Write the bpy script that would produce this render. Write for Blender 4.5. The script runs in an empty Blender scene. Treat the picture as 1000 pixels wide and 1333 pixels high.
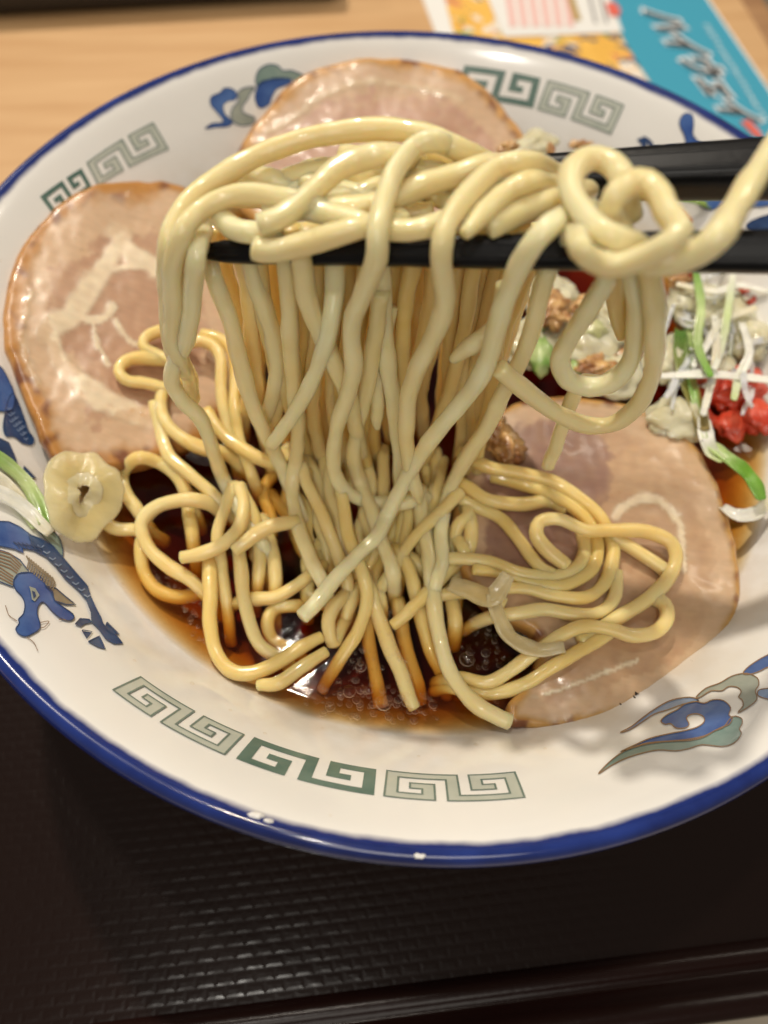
import bpy, bmesh, math, random
from mathutils import Vector, Matrix, noise
from mathutils.geometry import delaunay_2d_cdt
random.seed(7)
scn = bpy.context.scene
COL = scn.collection

# ------------------------------------------------------------------ camera, world, lamps, exposure
ZR = 0.072                      # height of the bowl's rim above the tray floor
FPX = 963.0                     # focal length for a 1000 x 1333 frame
CAM = Vector((0.0, -0.1168, 0.1215 + ZR))
CR = Vector((0.99063862, 0.1309294, 0.03863445))
CU = Vector((-0.13345357, 0.8693018, 0.47592492))
CF = Vector((-0.02872757, 0.47662551, -0.87863693))
cam = bpy.data.cameras.new('camera')
cam.sensor_fit = 'VERTICAL'; cam.sensor_height = 36.0; cam.lens = FPX / 1333.0 * 36.0
cam.clip_start = 0.005; cam.clip_end = 20.0
cam.dof.use_dof = True; cam.dof.focus_distance = 0.134; cam.dof.aperture_fstop = 9.5
camo = bpy.data.objects.new('camera', cam); COL.objects.link(camo)
camo.matrix_world = Matrix(((CR.x, CU.x, -CF.x, CAM.x), (CR.y, CU.y, -CF.y, CAM.y), (CR.z, CU.z, -CF.z, CAM.z), (0, 0, 0, 1)))
scn.camera = camo

w = bpy.data.worlds.new('World'); scn.world = w; w.use_nodes = True
bg = w.node_tree.nodes['Background']; bg.inputs[0].default_value = (1.0, 0.87, 0.72, 1); bg.inputs[1].default_value = 0.16

def lamp(name, direction, dist, size, power, color, size_y=None):
    l = bpy.data.lights.new(name, 'AREA'); l.energy = power; l.color = color
    l.shape = 'RECTANGLE' if size_y else 'DISK'; l.size = size
    if size_y: l.size_y = size_y
    o = bpy.data.objects.new(name, l); COL.objects.link(o)
    d = Vector(direction).normalized(); o.location = Vector((0, 0, ZR)) + d * dist
    o.rotation_euler = (-d).to_track_quat('-Z', 'Y').to_euler()
    return o
lamp('ceiling_lamp', (-.29, .52, .81), 1.5, .06, 14.0, (1.0, .895, .745))
lamp('ceiling_lamp', (-.13, .23, .96), 1.4, .07, 3.4, (1.0, .91, .78))
lamp('ceiling_lamp', (.42, .60, .70), 1.6, .45, 2.6, (1.0, .89, .74), .10)
lamp('ceiling_lamp', (-.75, .30, .60), 1.6, .10, 2.4, (1.0, .96, .92))
lamp('ceiling_lamp', (-.08, -.36, .93), 1.5, .06, 3.2, (1.0, .95, .86))
lamp('front_fill', (.12, -.70, .70), 1.7, .9, 7.0, (1.0, .94, .84))  # broad fill added on the viewer's side, no visible fixture
scn.view_settings.view_transform = 'Standard'; scn.view_settings.look = 'None'
scn.view_settings.exposure = 0.0; scn.view_settings.gamma = 1.0; scn.view_settings.use_curve_mapping = False
scn.render.engine = 'CYCLES'
scn.cycles.max_bounces = 10; scn.cycles.transparent_max_bounces = 24; scn.cycles.transmission_bounces = 8
scn.cycles.use_denoising = True
scn.cycles.sample_clamp_indirect = 4.0

# ------------------------------------------------------------------ measuring helpers (photo pixel -> point of the place)
def ray(u, v):
    return (CR * ((u - 500) / FPX) - CU * ((v - 666.5) / FPX) + CF)
def at_z(u, v, z):
    d = ray(u, v); return CAM + d * ((z - CAM.z) / d.z)
def at_y(u, v, y):
    d = ray(u, v); return CAM + d * ((y - CAM.y) / d.y)
ZS = ZR - 0.0255                # broth level
BFLIP = True
YH = -0.0305                    # depth of the lower chopstick

PROF = [(0.0, -.0625), (.02, -.0622), (.038, -.0595), (.055, -.0530), (.068, -.0445), (.077, -.0355), (.0853, -.0255),
        (.0905, -.0185), (.0965, -.0110), (.1015, -.0055), (.1050, -.0020), (.1074, -.0002)]
def catmull(pts, n):
    out = []
    P = [Vector(p) for p in pts]
    P = [P[0] * 2 - P[1]] + P + [P[-1] * 2 - P[-2]]
    for i in range(1, len(P) - 2):
        a, b, c, d = P[i - 1], P[i], P[i + 1], P[i + 2]
        for k in range(n):
            t = k / n
            out.append(0.5 * ((2 * b) + (c - a) * t + (2 * a - 5 * b + 4 * c - d) * t * t + (3 * b - a - 3 * c + d) * t ** 3))
    out.append(P[-2]); return out
INNER = [(p[0], p[1] + ZR) for p in catmull([(a, b) for a, b in PROF], 6)]
def zbowl(r):
    if r <= INNER[0][0]: return INNER[0][1]
    for (a, b), (c, d) in zip(INNER, INNER[1:]):
        if r <= c: return b + (d - b) * (r - a) / (c - a)
    a, b = INNER[-2]; c, d = INNER[-1]
    return d + (d - b) / (c - a) * (r - c)
def bowl_n(p):
    r = math.hypot(p.x, p.y); s = (zbowl(r + .0005) - zbowl(r - .0005)) / .001
    return Vector((-s * p.x / r, -s * p.y / r, 1)).normalized()
def on_bowl(u, v, off=0.0):
    d = ray(u, v); t0 = (ZR + .004 - CAM.z) / d.z; t1 = (ZR - .062 - CAM.z) / d.z
    f = lambda t: (CAM + d * t).z - zbowl(math.hypot((CAM + d * t).x, (CAM + d * t).y))
    a = t0; n = 60; b = t1
    for i in range(1, n + 1):
        t = t0 + (t1 - t0) * i / n
        if f(t) < 0: b = t; break
        a = t
    for _ in range(24):
        m = (a + b) / 2
        if f(m) < 0: b = m
        else: a = m
    p = CAM + d * a
    return p + bowl_n(p) * off if off else p

# ------------------------------------------------------------------ object helpers
def mesh_obj(name, verts, faces, mat, parent=None, smooth=True, cols=None):
    me = bpy.data.meshes.new(name); me.from_pydata([tuple(v) for v in verts], [], faces); me.update()
    if smooth: me.polygons.foreach_set('use_smooth', [True] * len(me.polygons))
    if cols is not None:
        at = me.color_attributes.new('tint', 'FLOAT_COLOR', 'POINT')
        at.data.foreach_set('color', [c for q in cols for c in (q[0], q[1], q[2], 1.0)])
    me.materials.append(mat)
    o = bpy.data.objects.new(name, me); COL.objects.link(o)
    if parent: o.parent = parent
    return o
def tag(o, label=None, cat=None, group=None, kind=None):
    if label: o['label'] = label
    if cat: o['category'] = cat
    if group: o['group'] = group
    if kind: o['kind'] = kind
    return o
def empty(name, label, cat, group=None):
    o = bpy.data.objects.new(name, None); COL.objects.link(o); o.empty_display_size = .01
    return tag(o, label, cat, group)
def frames(P):
    T = []
    for i in range(len(P)):
        t = P[min(i + 1, len(P) - 1)] - P[max(i - 1, 0)]
        T.append(t.normalized() if t.length > 1e-9 else Vector((1, 0, 0)))
    n = T[0].orthogonal().normalized(); N = [n]
    for i in range(1, len(P)):
        n = n - T[i] * n.dot(T[i]); n.normalize(); N.append(n)
    return T, N
def resample(P, step):
    L = [0]
    for a, b in zip(P, P[1:]): L.append(L[-1] + (b - a).length)
    n = max(3, int(L[-1] / step)); out = []; j = 0
    for i in range(n + 1):
        s = L[-1] * i / n
        while j < len(L) - 2 and L[j + 1] < s: j += 1
        q = (s - L[j]) / max(1e-9, L[j + 1] - L[j]); out.append(P[j].lerp(P[j + 1], q))
    return out
def tube_geo(ctrl, rad, sides=12, step=.0011, wob=.00012, seed=0, taper=(1, 1), flat=1.0):
    P = resample(catmull(ctrl, 10), step)
    for i in range(1, len(P) - 1):
        q = P[i] * 170 + Vector((seed * 3.1, seed * 1.7, 0))
        P[i] = P[i] + Vector((noise.noise(q), noise.noise(q + Vector((9, 1, 3))), noise.noise(q + Vector((3, 7, 5))))) * wob * 2
    T, N = frames(P); V = []; F = []; n = len(P)
    rings = []
    for i in range(n):
        k = 1.0
        if i < 4: k = taper[0] + (1 - taper[0]) * i / 4
        if i > n - 5: k = min(k, taper[1] + (1 - taper[1]) * (n - 1 - i) / 4)
        r = rad * k * (1 + .15 * noise.noise(P[i] * 160 + Vector((seed, 0, 0))) + .05 * noise.noise(P[i] * 700))
        B = T[i].cross(N[i]); ring = []
        tw = .35 * noise.noise(Vector((i * .05, seed, 2)))
        for s in range(sides):
            a = 2 * math.pi * s / sides + tw
            sq = 1 + .045 * math.cos(4 * (a - tw)) + .05 * math.cos(2 * (a - tw))        # cut noodles are softly square
            ring.append(len(V)); V.append(P[i] + (N[i] * math.cos(a) * flat + B * math.sin(a)) * r * sq)
        rings.append(ring)
    for a, b in zip(rings, rings[1:]):
        for s in range(sides): F.append((a[s], a[(s + 1) % sides], b[(s + 1) % sides], b[s]))
    for ring, sgn, p, t in ((rings[0], -1, P[0], T[0]), (rings[-1], 1, P[-1], T[-1])):
        inner = []
        for s in ring: inner.append(len(V)); V.append(p + (V[s] - p) * .72 + t * sgn * rad * .16)
        c = len(V); V.append(p + t * sgn * rad * .2)
        for s in range(sides):
            q = (ring[s], ring[(s + 1) % sides], inner[(s + 1) % sides], inner[s])
            tri = (inner[s], inner[(s + 1) % sides], c)
            F.append(q if sgn > 0 else q[::-1]); F.append(tri if sgn > 0 else tri[::-1])
    return V, F
def inside(p, poly):
    c = False; j = len(poly) - 1
    for i in range(len(poly)):
        a, b = poly[i], poly[j]
        if (a[1] > p[1]) != (b[1] > p[1]) and p[0] < (b[0] - a[0]) * (p[1] - a[1]) / (b[1] - a[1]) + a[0]: c = not c
        j = i
    return c
def seg_d(p, a, b):
    ax, ay = b[0] - a[0], b[1] - a[1]; l = ax * ax + ay * ay
    t = 0 if l == 0 else max(0, min(1, ((p[0] - a[0]) * ax + (p[1] - a[1]) * ay) / l))
    return math.hypot(p[0] - a[0] - ax * t, p[1] - a[1] - ay * t)
def line_d(p, L, closed=False):
    m = min(seg_d(p, a, b) for a, b in zip(L, L[1:]))
    return min(m, seg_d(p, L[-1], L[0])) if closed else m
def smooth2(pts, n=4, closed=True):
    P = [Vector(p) for p in pts]
    if not closed: return [tuple(q) for q in catmull(pts, n)]
    m = len(P); out = []
    for i in range(m):
        a, b, c, d = P[i - 1], P[i], P[(i + 1) % m], P[(i + 2) % m]
        for k in range(n):
            t = k / n
            out.append(tuple(0.5 * ((2 * b) + (c - a) * t + (2 * a - 5 * b + 4 * c - d) * t * t + (3 * b - a - 3 * c + d) * t ** 3)))
    return out
def tess(poly, sp):
    """fill a flat outline with small triangles"""
    pts = []; m = len(poly)
    for i in range(m):
        a, b = poly[i], poly[(i + 1) % m]; k = max(1, int(math.hypot(b[0] - a[0], b[1] - a[1]) / sp))
        for j in range(k): pts.append((a[0] + (b[0] - a[0]) * j / k, a[1] + (b[1] - a[1]) * j / k))
    nb = len(pts)
    x0 = min(p[0] for p in pts); x1 = max(p[0] for p in pts); y0 = min(p[1] for p in pts); y1 = max(p[1] for p in pts)
    y = y0 + sp * .5; row = 0
    while y < y1:
        x = x0 + sp * (.25 + .5 * (row % 2))
        while x < x1:
            q = (x + random.uniform(-.12, .12) * sp, y + random.uniform(-.12, .12) * sp)
            if inside(q, poly) and line_d(q, pts[:nb], True) > sp * .45: pts.append(q)
            x += sp
        y += sp * .87; row += 1
    v, e, f, *_ = delaunay_2d_cdt([Vector(p) for p in pts], [(i, (i + 1) % nb) for i in range(nb)], [], 1, 1e-6)
    return [tuple(q) for q in v], [tuple(q) for q in f]
def orient(verts, faces, up):
    out = []
    for f in faces:
        a, b, c = verts[f[0]], verts[f[1]], verts[f[2]]
        out.append(f if (b - a).cross(c - a).dot(up((a + b + c) / 3)) > 0 else f[::-1])
    return out

# ------------------------------------------------------------------ materials
def mat(name, color, rough=.5, **kw):
    m = bpy.data.materials.new(name); m.use_nodes = True
    b = m.node_tree.nodes['Principled BSDF']
    b.inputs['Base Color'].default_value = (*color, 1); b.inputs['Roughness'].default_value = rough
    for k, v in kw.items():
        b.inputs[k.replace('_', ' ')].default_value = v
    return m
def nd(m, t, **kw):
    n = m.node_tree.nodes.new(t)
    for k, v in kw.items(): setattr(n, k, v)
    return n
def ln(m, a, b): m.node_tree.links.new(a, b)
def bsdf(m): return m.node_tree.nodes['Principled BSDF']
def noise_col(m, c1, c2, scale, detail=4, lo=.35, hi=.65, stretch=None, rough=.55):
    tc = nd(m, 'ShaderNodeTexCoord'); mp = nd(m, 'ShaderNodeMapping'); ns = nd(m, 'ShaderNodeTexNoise'); cr = nd(m, 'ShaderNodeValToRGB')
    ln(m, tc.outputs['Object'], mp.inputs[0]); ln(m, mp.outputs[0], ns.inputs['Vector']); ln(m, ns.outputs[0], cr.inputs[0])
    if stretch: mp.inputs['Scale'].default_value = stretch
    ns.inputs['Scale'].default_value = scale; ns.inputs['Detail'].default_value = detail; ns.inputs['Roughness'].default_value = rough
    cr.color_ramp.elements[0].position = lo; cr.color_ramp.elements[1].position = hi
    cr.color_ramp.elements[0].color = (*c1, 1); cr.color_ramp.elements[1].color = (*c2, 1)
    ln(m, cr.outputs[0], bsdf(m).inputs['Base Color']); return mp, ns, cr
def bump(m, scale, strength, dist=.001, detail=3, stretch=None):
    tc = nd(m, 'ShaderNodeTexCoord'); ns = nd(m, 'ShaderNodeTexNoise'); bp = nd(m, 'ShaderNodeBump')
    mp = nd(m, 'ShaderNodeMapping'); ln(m, tc.outputs['Object'], mp.inputs[0]); ln(m, mp.outputs[0], ns.inputs['Vector'])
    if stretch: mp.inputs['Scale'].default_value = stretch
    ns.inputs['Scale'].default_value = scale; ns.inputs['Detail'].default_value = detail
    bp.inputs['Strength'].default_value = strength; bp.inputs['Distance'].default_value = dist
    ln(m, ns.outputs[0], bp.inputs['Height']); ln(m, bp.outputs[0], bsdf(m).inputs['Normal']); return bp

def sss(m, weight, radius, scale):
    b = bsdf(m); b.inputs['Subsurface Weight'].default_value = weight
    b.inputs['Subsurface Radius'].default_value = radius; b.inputs['Subsurface Scale'].default_value = scale

M = {}
def noodle_mat(name, c1, c2):
    m = M[name] = mat(name, c1, .36, Coat_Weight=.5, Coat_Roughness=.05, Transmission_Weight=.10, IOR=1.38)
    _, _, cr = noise_col(m, c1, c2, 70, 4, .3, .7); sss(m, .8, (1.0, .72, .38), .0026); bump(m, 420, .16, .0006, 3)
    oi = nd(m, 'ShaderNodeObjectInfo'); hs = nd(m, 'ShaderNodeHueSaturation'); r1 = nd(m, 'ShaderNodeMapRange'); r2 = nd(m, 'ShaderNodeMapRange')
    r1.inputs[3].default_value = .93; r1.inputs[4].default_value = 1.03; r2.inputs[3].default_value = 1.12; r2.inputs[4].default_value = .95
    ln(m, oi.outputs['Random'], r1.inputs[0]); ln(m, oi.outputs['Random'], r2.inputs[0]); ln(m, r1.outputs[0], hs.inputs['Value']); ln(m, r2.outputs[0], hs.inputs['Saturation'])
    ln(m, cr.outputs[0], hs.inputs['Color']); ln(m, hs.outputs[0], bsdf(m).inputs['Base Color'])
noodle_mat('noodle', (.92, .77, .42), (.96, .85, .54))
noodle_mat('noodle_soup_glow', (.88, .64, .25), (.93, .75, .38))  # broth-stained noodles; amber glow among the strands is in this colour too
m = M['porcelain'] = mat('porcelain', (.82, .80, .77), .16, Coat_Weight=.5, Coat_Roughness=.05)
_, _, pc = noise_col(m, (.81, .795, .765), (.86, .85, .83), 22, 4, .3, .7)
bump(m, 60, .05, .002, 2)
tc = nd(m, 'ShaderNodeTexCoord'); sx = nd(m, 'ShaderNodeSeparateXYZ'); cx = nd(m, 'ShaderNodeCombineXYZ'); le = nd(m, 'ShaderNodeVectorMath', operation='LENGTH'); ns = nd(m, 'ShaderNodeTexNoise')
ln(m, tc.outputs['Object'], sx.inputs[0]); ln(m, sx.outputs[0], cx.inputs[0]); ln(m, sx.outputs[1], cx.inputs[1]); ln(m, cx.outputs[0], le.inputs[0])
ns.inputs['Scale'].default_value = 160; ns.inputs['Detail'].default_value = 6; ln(m, tc.outputs['Object'], ns.inputs['Vector'])
ma = nd(m, 'ShaderNodeMath', operation='MULTIPLY_ADD'); ma.inputs[1].default_value = .0010; ln(m, ns.outputs[0], ma.inputs[0]); ln(m, le.outputs['Value'], ma.inputs[2])
mr = nd(m, 'ShaderNodeMapRange'); mr.inputs[1].default_value = .1065; mr.inputs[2].default_value = .1075; ln(m, ma.outputs[0], mr.inputs[0])
mc = nd(m, 'ShaderNodeMixRGB'); mc.inputs[2].default_value = (.010, .026, .17, 1); ln(m, mr.outputs[0], mc.inputs[0]); 
sr = nd(m, 'ShaderNodeMapRange'); sr.inputs[1].default_value = .0965; sr.inputs[2].default_value = .0870; ln(m, le.outputs['Value'], sr.inputs[0])
sn = nd(m, 'ShaderNodeTexNoise'); sn.inputs['Scale'].default_value = 75; sn.inputs['Detail'].default_value = 5; ln(m, tc.outputs['Object'], sn.inputs['Vector'])
sc_ = nd(m, 'ShaderNodeMapRange'); sc_.inputs[1].default_value = .40; sc_.inputs[2].default_value = .62; sc_.inputs[4].default_value = .55; ln(m, sn.outputs[0], sc_.inputs[0])
sm_ = nd(m, 'ShaderNodeMath', operation='MULTIPLY'); ln(m, sr.outputs[0], sm_.inputs[0]); ln(m, sc_.outputs[0], sm_.inputs[1])
st_ = nd(m, 'ShaderNodeMixRGB'); st_.inputs[2].default_value = (.60, .50, .36, 1); ln(m, sm_.outputs[0], st_.inputs[0]); ln(m, pc.outputs[0], st_.inputs[1]); ln(m, st_.outputs[0], mc.inputs[1]); ln(m, mc.outputs[0], bsdf(m).inputs['Base Color'])
M['glaze'] = mat('glaze', (.80, .79, .76), .15, Coat_Weight=.5)
M['cobalt'] = mat('cobalt', (.012, .035, .25), .14, Coat_Weight=.6, Coat_Roughness=.05)
noise_col(M['cobalt'], (.007, .018, .12), (.018, .045, .25), 70, 5, .35, .75)
def paint(name, c1, c2, sc=130):
    M[name] = mat(name, c1, .18, Coat_Weight=.5, Coat_Roughness=.05); noise_col(M[name], c1, c2, sc, 4, .3, .7)
paint('ink_green', (.075, .145, .125), (.14, .22, .19)); paint('ink_pale', (.45, .49, .43), (.56, .58, .52)); paint('ink_line', (.12, .18, .16), (.2, .26, .23))
paint('ink_blue', (.025, .07, .27), (.09, .18, .43)); paint('ink_light_blue', (.17, .27, .48), (.30, .40, .58)); paint('ink_navy', (.012, .03, .10), (.04, .09, .22))
paint('ink_sage', (.16, .25, .23), (.30, .38, .34)); paint('ink_grey', (.28, .32, .28), (.42, .44, .38)); paint('ink_brown', (.22, .13, .07), (.32, .2, .12)); paint('ink_hair', (.20, .16, .11), (.34, .29, .22))
M['wood'] = mat('wood', (.6, .36, .17), .45, Coat_Weight=.1, Coat_Roughness=.3)
noise_col(M['wood'], (.53, .30, .13), (.66, .42, .21), 9, 6, .25, .75, (1.2, 14, 1))
bump(M['wood'], 30, .08, .001, 4, (1, 18, 1))
M['wood_edge'] = mat('wood_edge', (.36, .19, .08), .5); noise_col(M['wood_edge'], (.28, .14, .06), (.40, .22, .10), 12, 5, .3, .7, (1, 10, 1))
M['floor'] = mat('floor', (.48, .42, .33), .6); noise_col(M['floor'], (.44, .39, .31), (.52, .46, .37), 5, 4, .3, .7)
M['lacquer'] = mat('lacquer', (.013, .004, .003), .26, Specular_IOR_Level=.25); bump(M['lacquer'], 500, .15, .0003, 3)
M['black'] = mat('black', (.004, .004, .005), .34, Specular_IOR_Level=.22); bump(M['black'], 900, .15, .0002, 3)
M['dark_box'] = mat('dark_box', (.012, .009, .008), .45); bump(M['dark_box'], 300, .1)

# woven floor of the tray: short raised dashes in rows
m = M['weave'] = mat('weave', (.011, .0052, .0042), .20, Specular_IOR_Level=.30)
tc = nd(m, 'ShaderNodeTexCoord'); mp = nd(m, 'ShaderNodeMapping'); br = nd(m, 'ShaderNodeTexBrick'); ns = nd(m, 'ShaderNodeTexNoise')
ln(m, tc.outputs['Object'], mp.inputs[0]); ln(m, mp.outputs[0], br.inputs['Vector'])
br.inputs['Scale'].default_value = 1.0; br.inputs['Brick Width'].default_value = .0043; br.inputs['Row Height'].default_value = .0024
br.inputs['Mortar Size'].default_value = .0009; br.inputs['Mortar Smooth'].default_value = 1.0; br.inputs['Bias'].default_value = 0
br.inputs['Color1'].default_value = (1, 1, 1, 1); br.inputs['Color2'].default_value = (.75, .75, .75, 1); br.inputs['Mortar'].default_value = (0, 0, 0, 1)
ns.inputs['Scale'].default_value = 130; ns.inputs['Detail'].default_value = 4
ln(m, tc.outputs['Object'], ns.inputs['Vector'])
n2 = nd(m, 'ShaderNodeTexNoise'); n2.inputs['Scale'].default_value = 260; n2.inputs['Detail'].default_value = 2; ln(m, tc.outputs['Object'], n2.inputs['Vector'])
mr = nd(m, 'ShaderNodeMapRange'); mr.inputs[1].default_value = .38; mr.inputs[2].default_value = .62; mr.inputs[3].default_value = .5; ln(m, n2.outputs[0], mr.inputs[0])
mu = nd(m, 'ShaderNodeMath', operation='MULTIPLY'); ln(m, br.outputs['Color'], mu.inputs[0]); ln(m, mr.outputs[0], mu.inputs[1])
mx = nd(m, 'ShaderNodeMix', data_type='FLOAT'); mx.inputs[0].default_value = .16
ln(m, mu.outputs[0], mx.inputs[2]); ln(m, ns.outputs[0], mx.inputs[3])
bp = nd(m, 'ShaderNodeBump'); bp.inputs['Strength'].default_value = .14; bp.inputs['Distance'].default_value = .0005
ln(m, mx.outputs[0], bp.inputs['Height']); ln(m, bp.outputs[0], bsdf(m).inputs['Normal'])

# pork: colour of each spot is stored on the mesh (rind, fat, lean meat)
def tinted(name, rough, coat, sw, rad, sc, bsc, bst):
    m = M[name] = mat(name, (.6, .4, .3), rough, Coat_Weight=coat, Coat_Roughness=.12)
    a = nd(m, 'ShaderNodeVertexColor', layer_name='tint'); g = nd(m, 'ShaderNodeTexNoise'); gm = nd(m, 'ShaderNodeMapping'); gt = nd(m, 'ShaderNodeTexCoord'); gr = nd(m, 'ShaderNodeMapRange'); gx = nd(m, 'ShaderNodeMixRGB', blend_type='MULTIPLY')
    gm.inputs['Scale'].default_value = (1, 2.6, 1); g.inputs['Scale'].default_value = 230; g.inputs['Detail'].default_value = 5; gx.inputs[0].default_value = 1
    gr.inputs[1].default_value = .3; gr.inputs[2].default_value = .7; gr.inputs[3].default_value = .90; gr.inputs[4].default_value = 1.04
    ln(m, gt.outputs['Object'], gm.inputs[0]); ln(m, gm.outputs[0], g.inputs['Vector']); ln(m, g.outputs[0], gr.inputs[0]); ln(m, a.outputs[0], gx.inputs[1]); ln(m, gr.outputs[0], gx.inputs[2])
    ln(m, gx.outputs[0], bsdf(m).inputs['Base Color'])
    sss(m, sw, rad, sc); bump(m, bsc, bst, .0006, 4)
tinted('pork', .36, .22, .3, (1.0, .5, .3), .002, 240, .07)
tinted('veg', .35, .4, .35, (.8, .8, .5), .0015, 500, .35)
tinted('onion', .25, .5, .5, (1.0, .8, .45), .003, 350, .3)
bsdf(M['onion']).inputs['Transmission Weight'].default_value = .15; bsdf(M['onion']).inputs['IOR'].default_value = 1.36
tinted('clear_onion', .22, .5, .5, (1.0, .8, .4), .003, 450, .4)
bsdf(M['clear_onion']).inputs['Alpha'].default_value = .62
tinted('skin', .3, .4, .6, (1.0, .8, .4), .003, 500, .4)
bsdf(M['skin']).inputs['Transmission Weight'].default_value = .12; bsdf(M['skin']).inputs['IOR'].default_value = 1.3
M['red'] = mat('red', (.62, .06, .03), .3, Coat_Weight=.3, Coat_Roughness=.1); noise_col(M['red'], (.50, .03, .012), (.74, .11, .05), 160, 3, .3, .7); sss(M['red'], .3, (1, .2, .1), .002)
M['fried'] = mat('fried', (.5, .25, .07), .3, Coat_Weight=.5, Coat_Roughness=.15); noise_col(M['fried'], (.30, .11, .025), (.78, .50, .20), 260, 4, .35, .68); bump(M['fried'], 700, .7, .0006, 4); sss(M['fried'], .2, (1, .5, .2), .001)
M['pepper'] = mat('pepper', (.03, .02, .012), .7)

# broth: clear amber liquid, darker the deeper one looks
m = M['broth'] = bpy.data.materials.new('broth'); m.use_nodes = True; nt = m.node_tree; nt.nodes.clear()
out = nd(m, 'ShaderNodeOutputMaterial'); tr = nd(m, 'ShaderNodeBsdfTransparent'); gl = nd(m, 'ShaderNodeBsdfGlossy'); fr = nd(m, 'ShaderNodeFresnel'); mx = nd(m, 'ShaderNodeMixShader')
gl.inputs['Roughness'].default_value = .04; fr.inputs['IOR'].default_value = 1.36
ge = nd(m, 'ShaderNodeNewGeometry'); iv = nd(m, 'ShaderNodeMath', operation='SUBTRACT'); iv.inputs[0].default_value = 1; ln(m, ge.outputs['Backfacing'], iv.inputs[1]); fm = nd(m, 'ShaderNodeMath', operation='MULTIPLY'); ln(m, fr.outputs[0], fm.inputs[0]); ln(m, iv.outputs[0], fm.inputs[1])
ln(m, fm.outputs[0], mx.inputs[0]); ln(m, tr.outputs[0], mx.inputs[1]); ln(m, gl.outputs[0], mx.inputs[2]); ln(m, mx.outputs[0], out.inputs['Surface'])
ab = nd(m, 'ShaderNodeVolumeAbsorption'); ab.inputs['Color'].default_value = (.86, .60, 0, 1); ab.inputs['Density'].default_value = 300
ln(m, ab.outputs[0], out.inputs['Volume'])
tc = nd(m, 'ShaderNodeTexCoord'); ns = nd(m, 'ShaderNodeTexNoise'); ns.inputs['Scale'].default_value = 90; ns.inputs['Detail'].default_value = 3
bp = nd(m, 'ShaderNodeBump'); bp.inputs['Strength'].default_value = .06; bp.inputs['Distance'].default_value = .002
ln(m, tc.outputs['Object'], ns.inputs['Vector']); ln(m, ns.outputs[0], bp.inputs['Height'])
ln(m, bp.outputs[0], gl.inputs['Normal']); ln(m, bp.outputs[0], fr.inputs['Normal'])
# bubbles and clear droplets: thin film
m = M['film'] = bpy.data.materials.new('film'); m.use_nodes = True; nt = m.node_tree; nt.nodes.clear()
out = nd(m, 'ShaderNodeOutputMaterial'); tr = nd(m, 'ShaderNodeBsdfTransparent'); gl = nd(m, 'ShaderNodeBsdfGlossy'); fr = nd(m, 'ShaderNodeFresnel'); mx = nd(m, 'ShaderNodeMixShader')
tr.inputs[0].default_value = (1, .98, .95, 1); gl.inputs['Roughness'].default_value = .05; fr.inputs['IOR'].default_value = 1.5
ge = nd(m, 'ShaderNodeNewGeometry'); iv = nd(m, 'ShaderNodeMath', operation='SUBTRACT'); iv.inputs[0].default_value = 1; ln(m, ge.outputs['Backfacing'], iv.inputs[1]); fm = nd(m, 'ShaderNodeMath', operation='MULTIPLY'); ln(m, fr.outputs[0], fm.inputs[0]); ln(m, iv.outputs[0], fm.inputs[1])
ln(m, fm.outputs[0], mx.inputs[0]); ln(m, tr.outputs[0], mx.inputs[1]); ln(m, gl.outputs[0], mx.inputs[2]); ln(m, mx.outputs[0], out.inputs['Surface'])

m = M['froth'] = bpy.data.materials.new('froth'); m.use_nodes = True; nt = m.node_tree; nt.nodes.clear()  # whitish bubble film; the bright reflection along the rims is put into its colour
out = nd(m, 'ShaderNodeOutputMaterial'); tr = nd(m, 'ShaderNodeBsdfTransparent'); df = nd(m, 'ShaderNodeBsdfDiffuse'); gl = nd(m, 'ShaderNodeBsdfGlossy'); mx = nd(m, 'ShaderNodeMixShader'); m2 = nd(m, 'ShaderNodeMixShader')
tr.inputs[0].default_value = (1, .98, .95, 1); df.inputs[0].default_value = (.95, .86, .72, 1); gl.inputs['Roughness'].default_value = .08; mx.inputs[0].default_value = .65; m2.inputs[0].default_value = .2
ln(m, tr.outputs[0], mx.inputs[1]); ln(m, df.outputs[0], mx.inputs[2]); ln(m, mx.outputs[0], m2.inputs[1]); ln(m, gl.outputs[0], m2.inputs[2]); ln(m, m2.outputs[0], out.inputs['Surface'])

# ------------------------------------------------------------------ floor, table, tray
def box_geo(x0, x1, y0, y1, z0, z1, bev=0.0, seg=3):
    bm = bmesh.new(); bmesh.ops.create_cube(bm, size=1)
    for v in bm.verts: v.co = Vector(((x0 + x1) / 2 + v.co.x * (x1 - x0), (y0 + y1) / 2 + v.co.y * (y1 - y0), (z0 + z1) / 2 + v.co.z * (z1 - z0)))
    if bev: bmesh.ops.bevel(bm, geom=list(bm.edges), offset=bev, segments=seg, affect='EDGES', profile=.5)
    V = [v.co.copy() for v in bm.verts]; bm.verts.index_update(); F = [tuple(v.index for v in f.verts) for f in bm.faces]; bm.free()
    return V, F
tag(mesh_obj('floor', [(-3, -3, -.72), (3, -3, -.72), (3, 3, -.72), (-3, 3, -.72)], [(0, 1, 2, 3)], M['floor']), kind='structure')
ANG = math.radians(13.5)
def place(o, ang=ANG, loc=(0, 0, 0)):
    o.rotation_euler = (0, 0, ang); o.location = loc; return o
TZ = -.0065                                                   # table surface
V, F = box_geo(-.75, .205, -.1275, .75, TZ - .03, TZ, .0015)
tab = place(tag(mesh_obj('table_top', V, F, M['wood'], smooth=False), kind='structure'))
V, F = box_geo(.2052, .218, -.1275, .75, TZ - .03, TZ - .0006, .002)
eb = tag(mesh_obj('edge_band', V, F, M['wood_edge'], tab, smooth=False))

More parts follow.
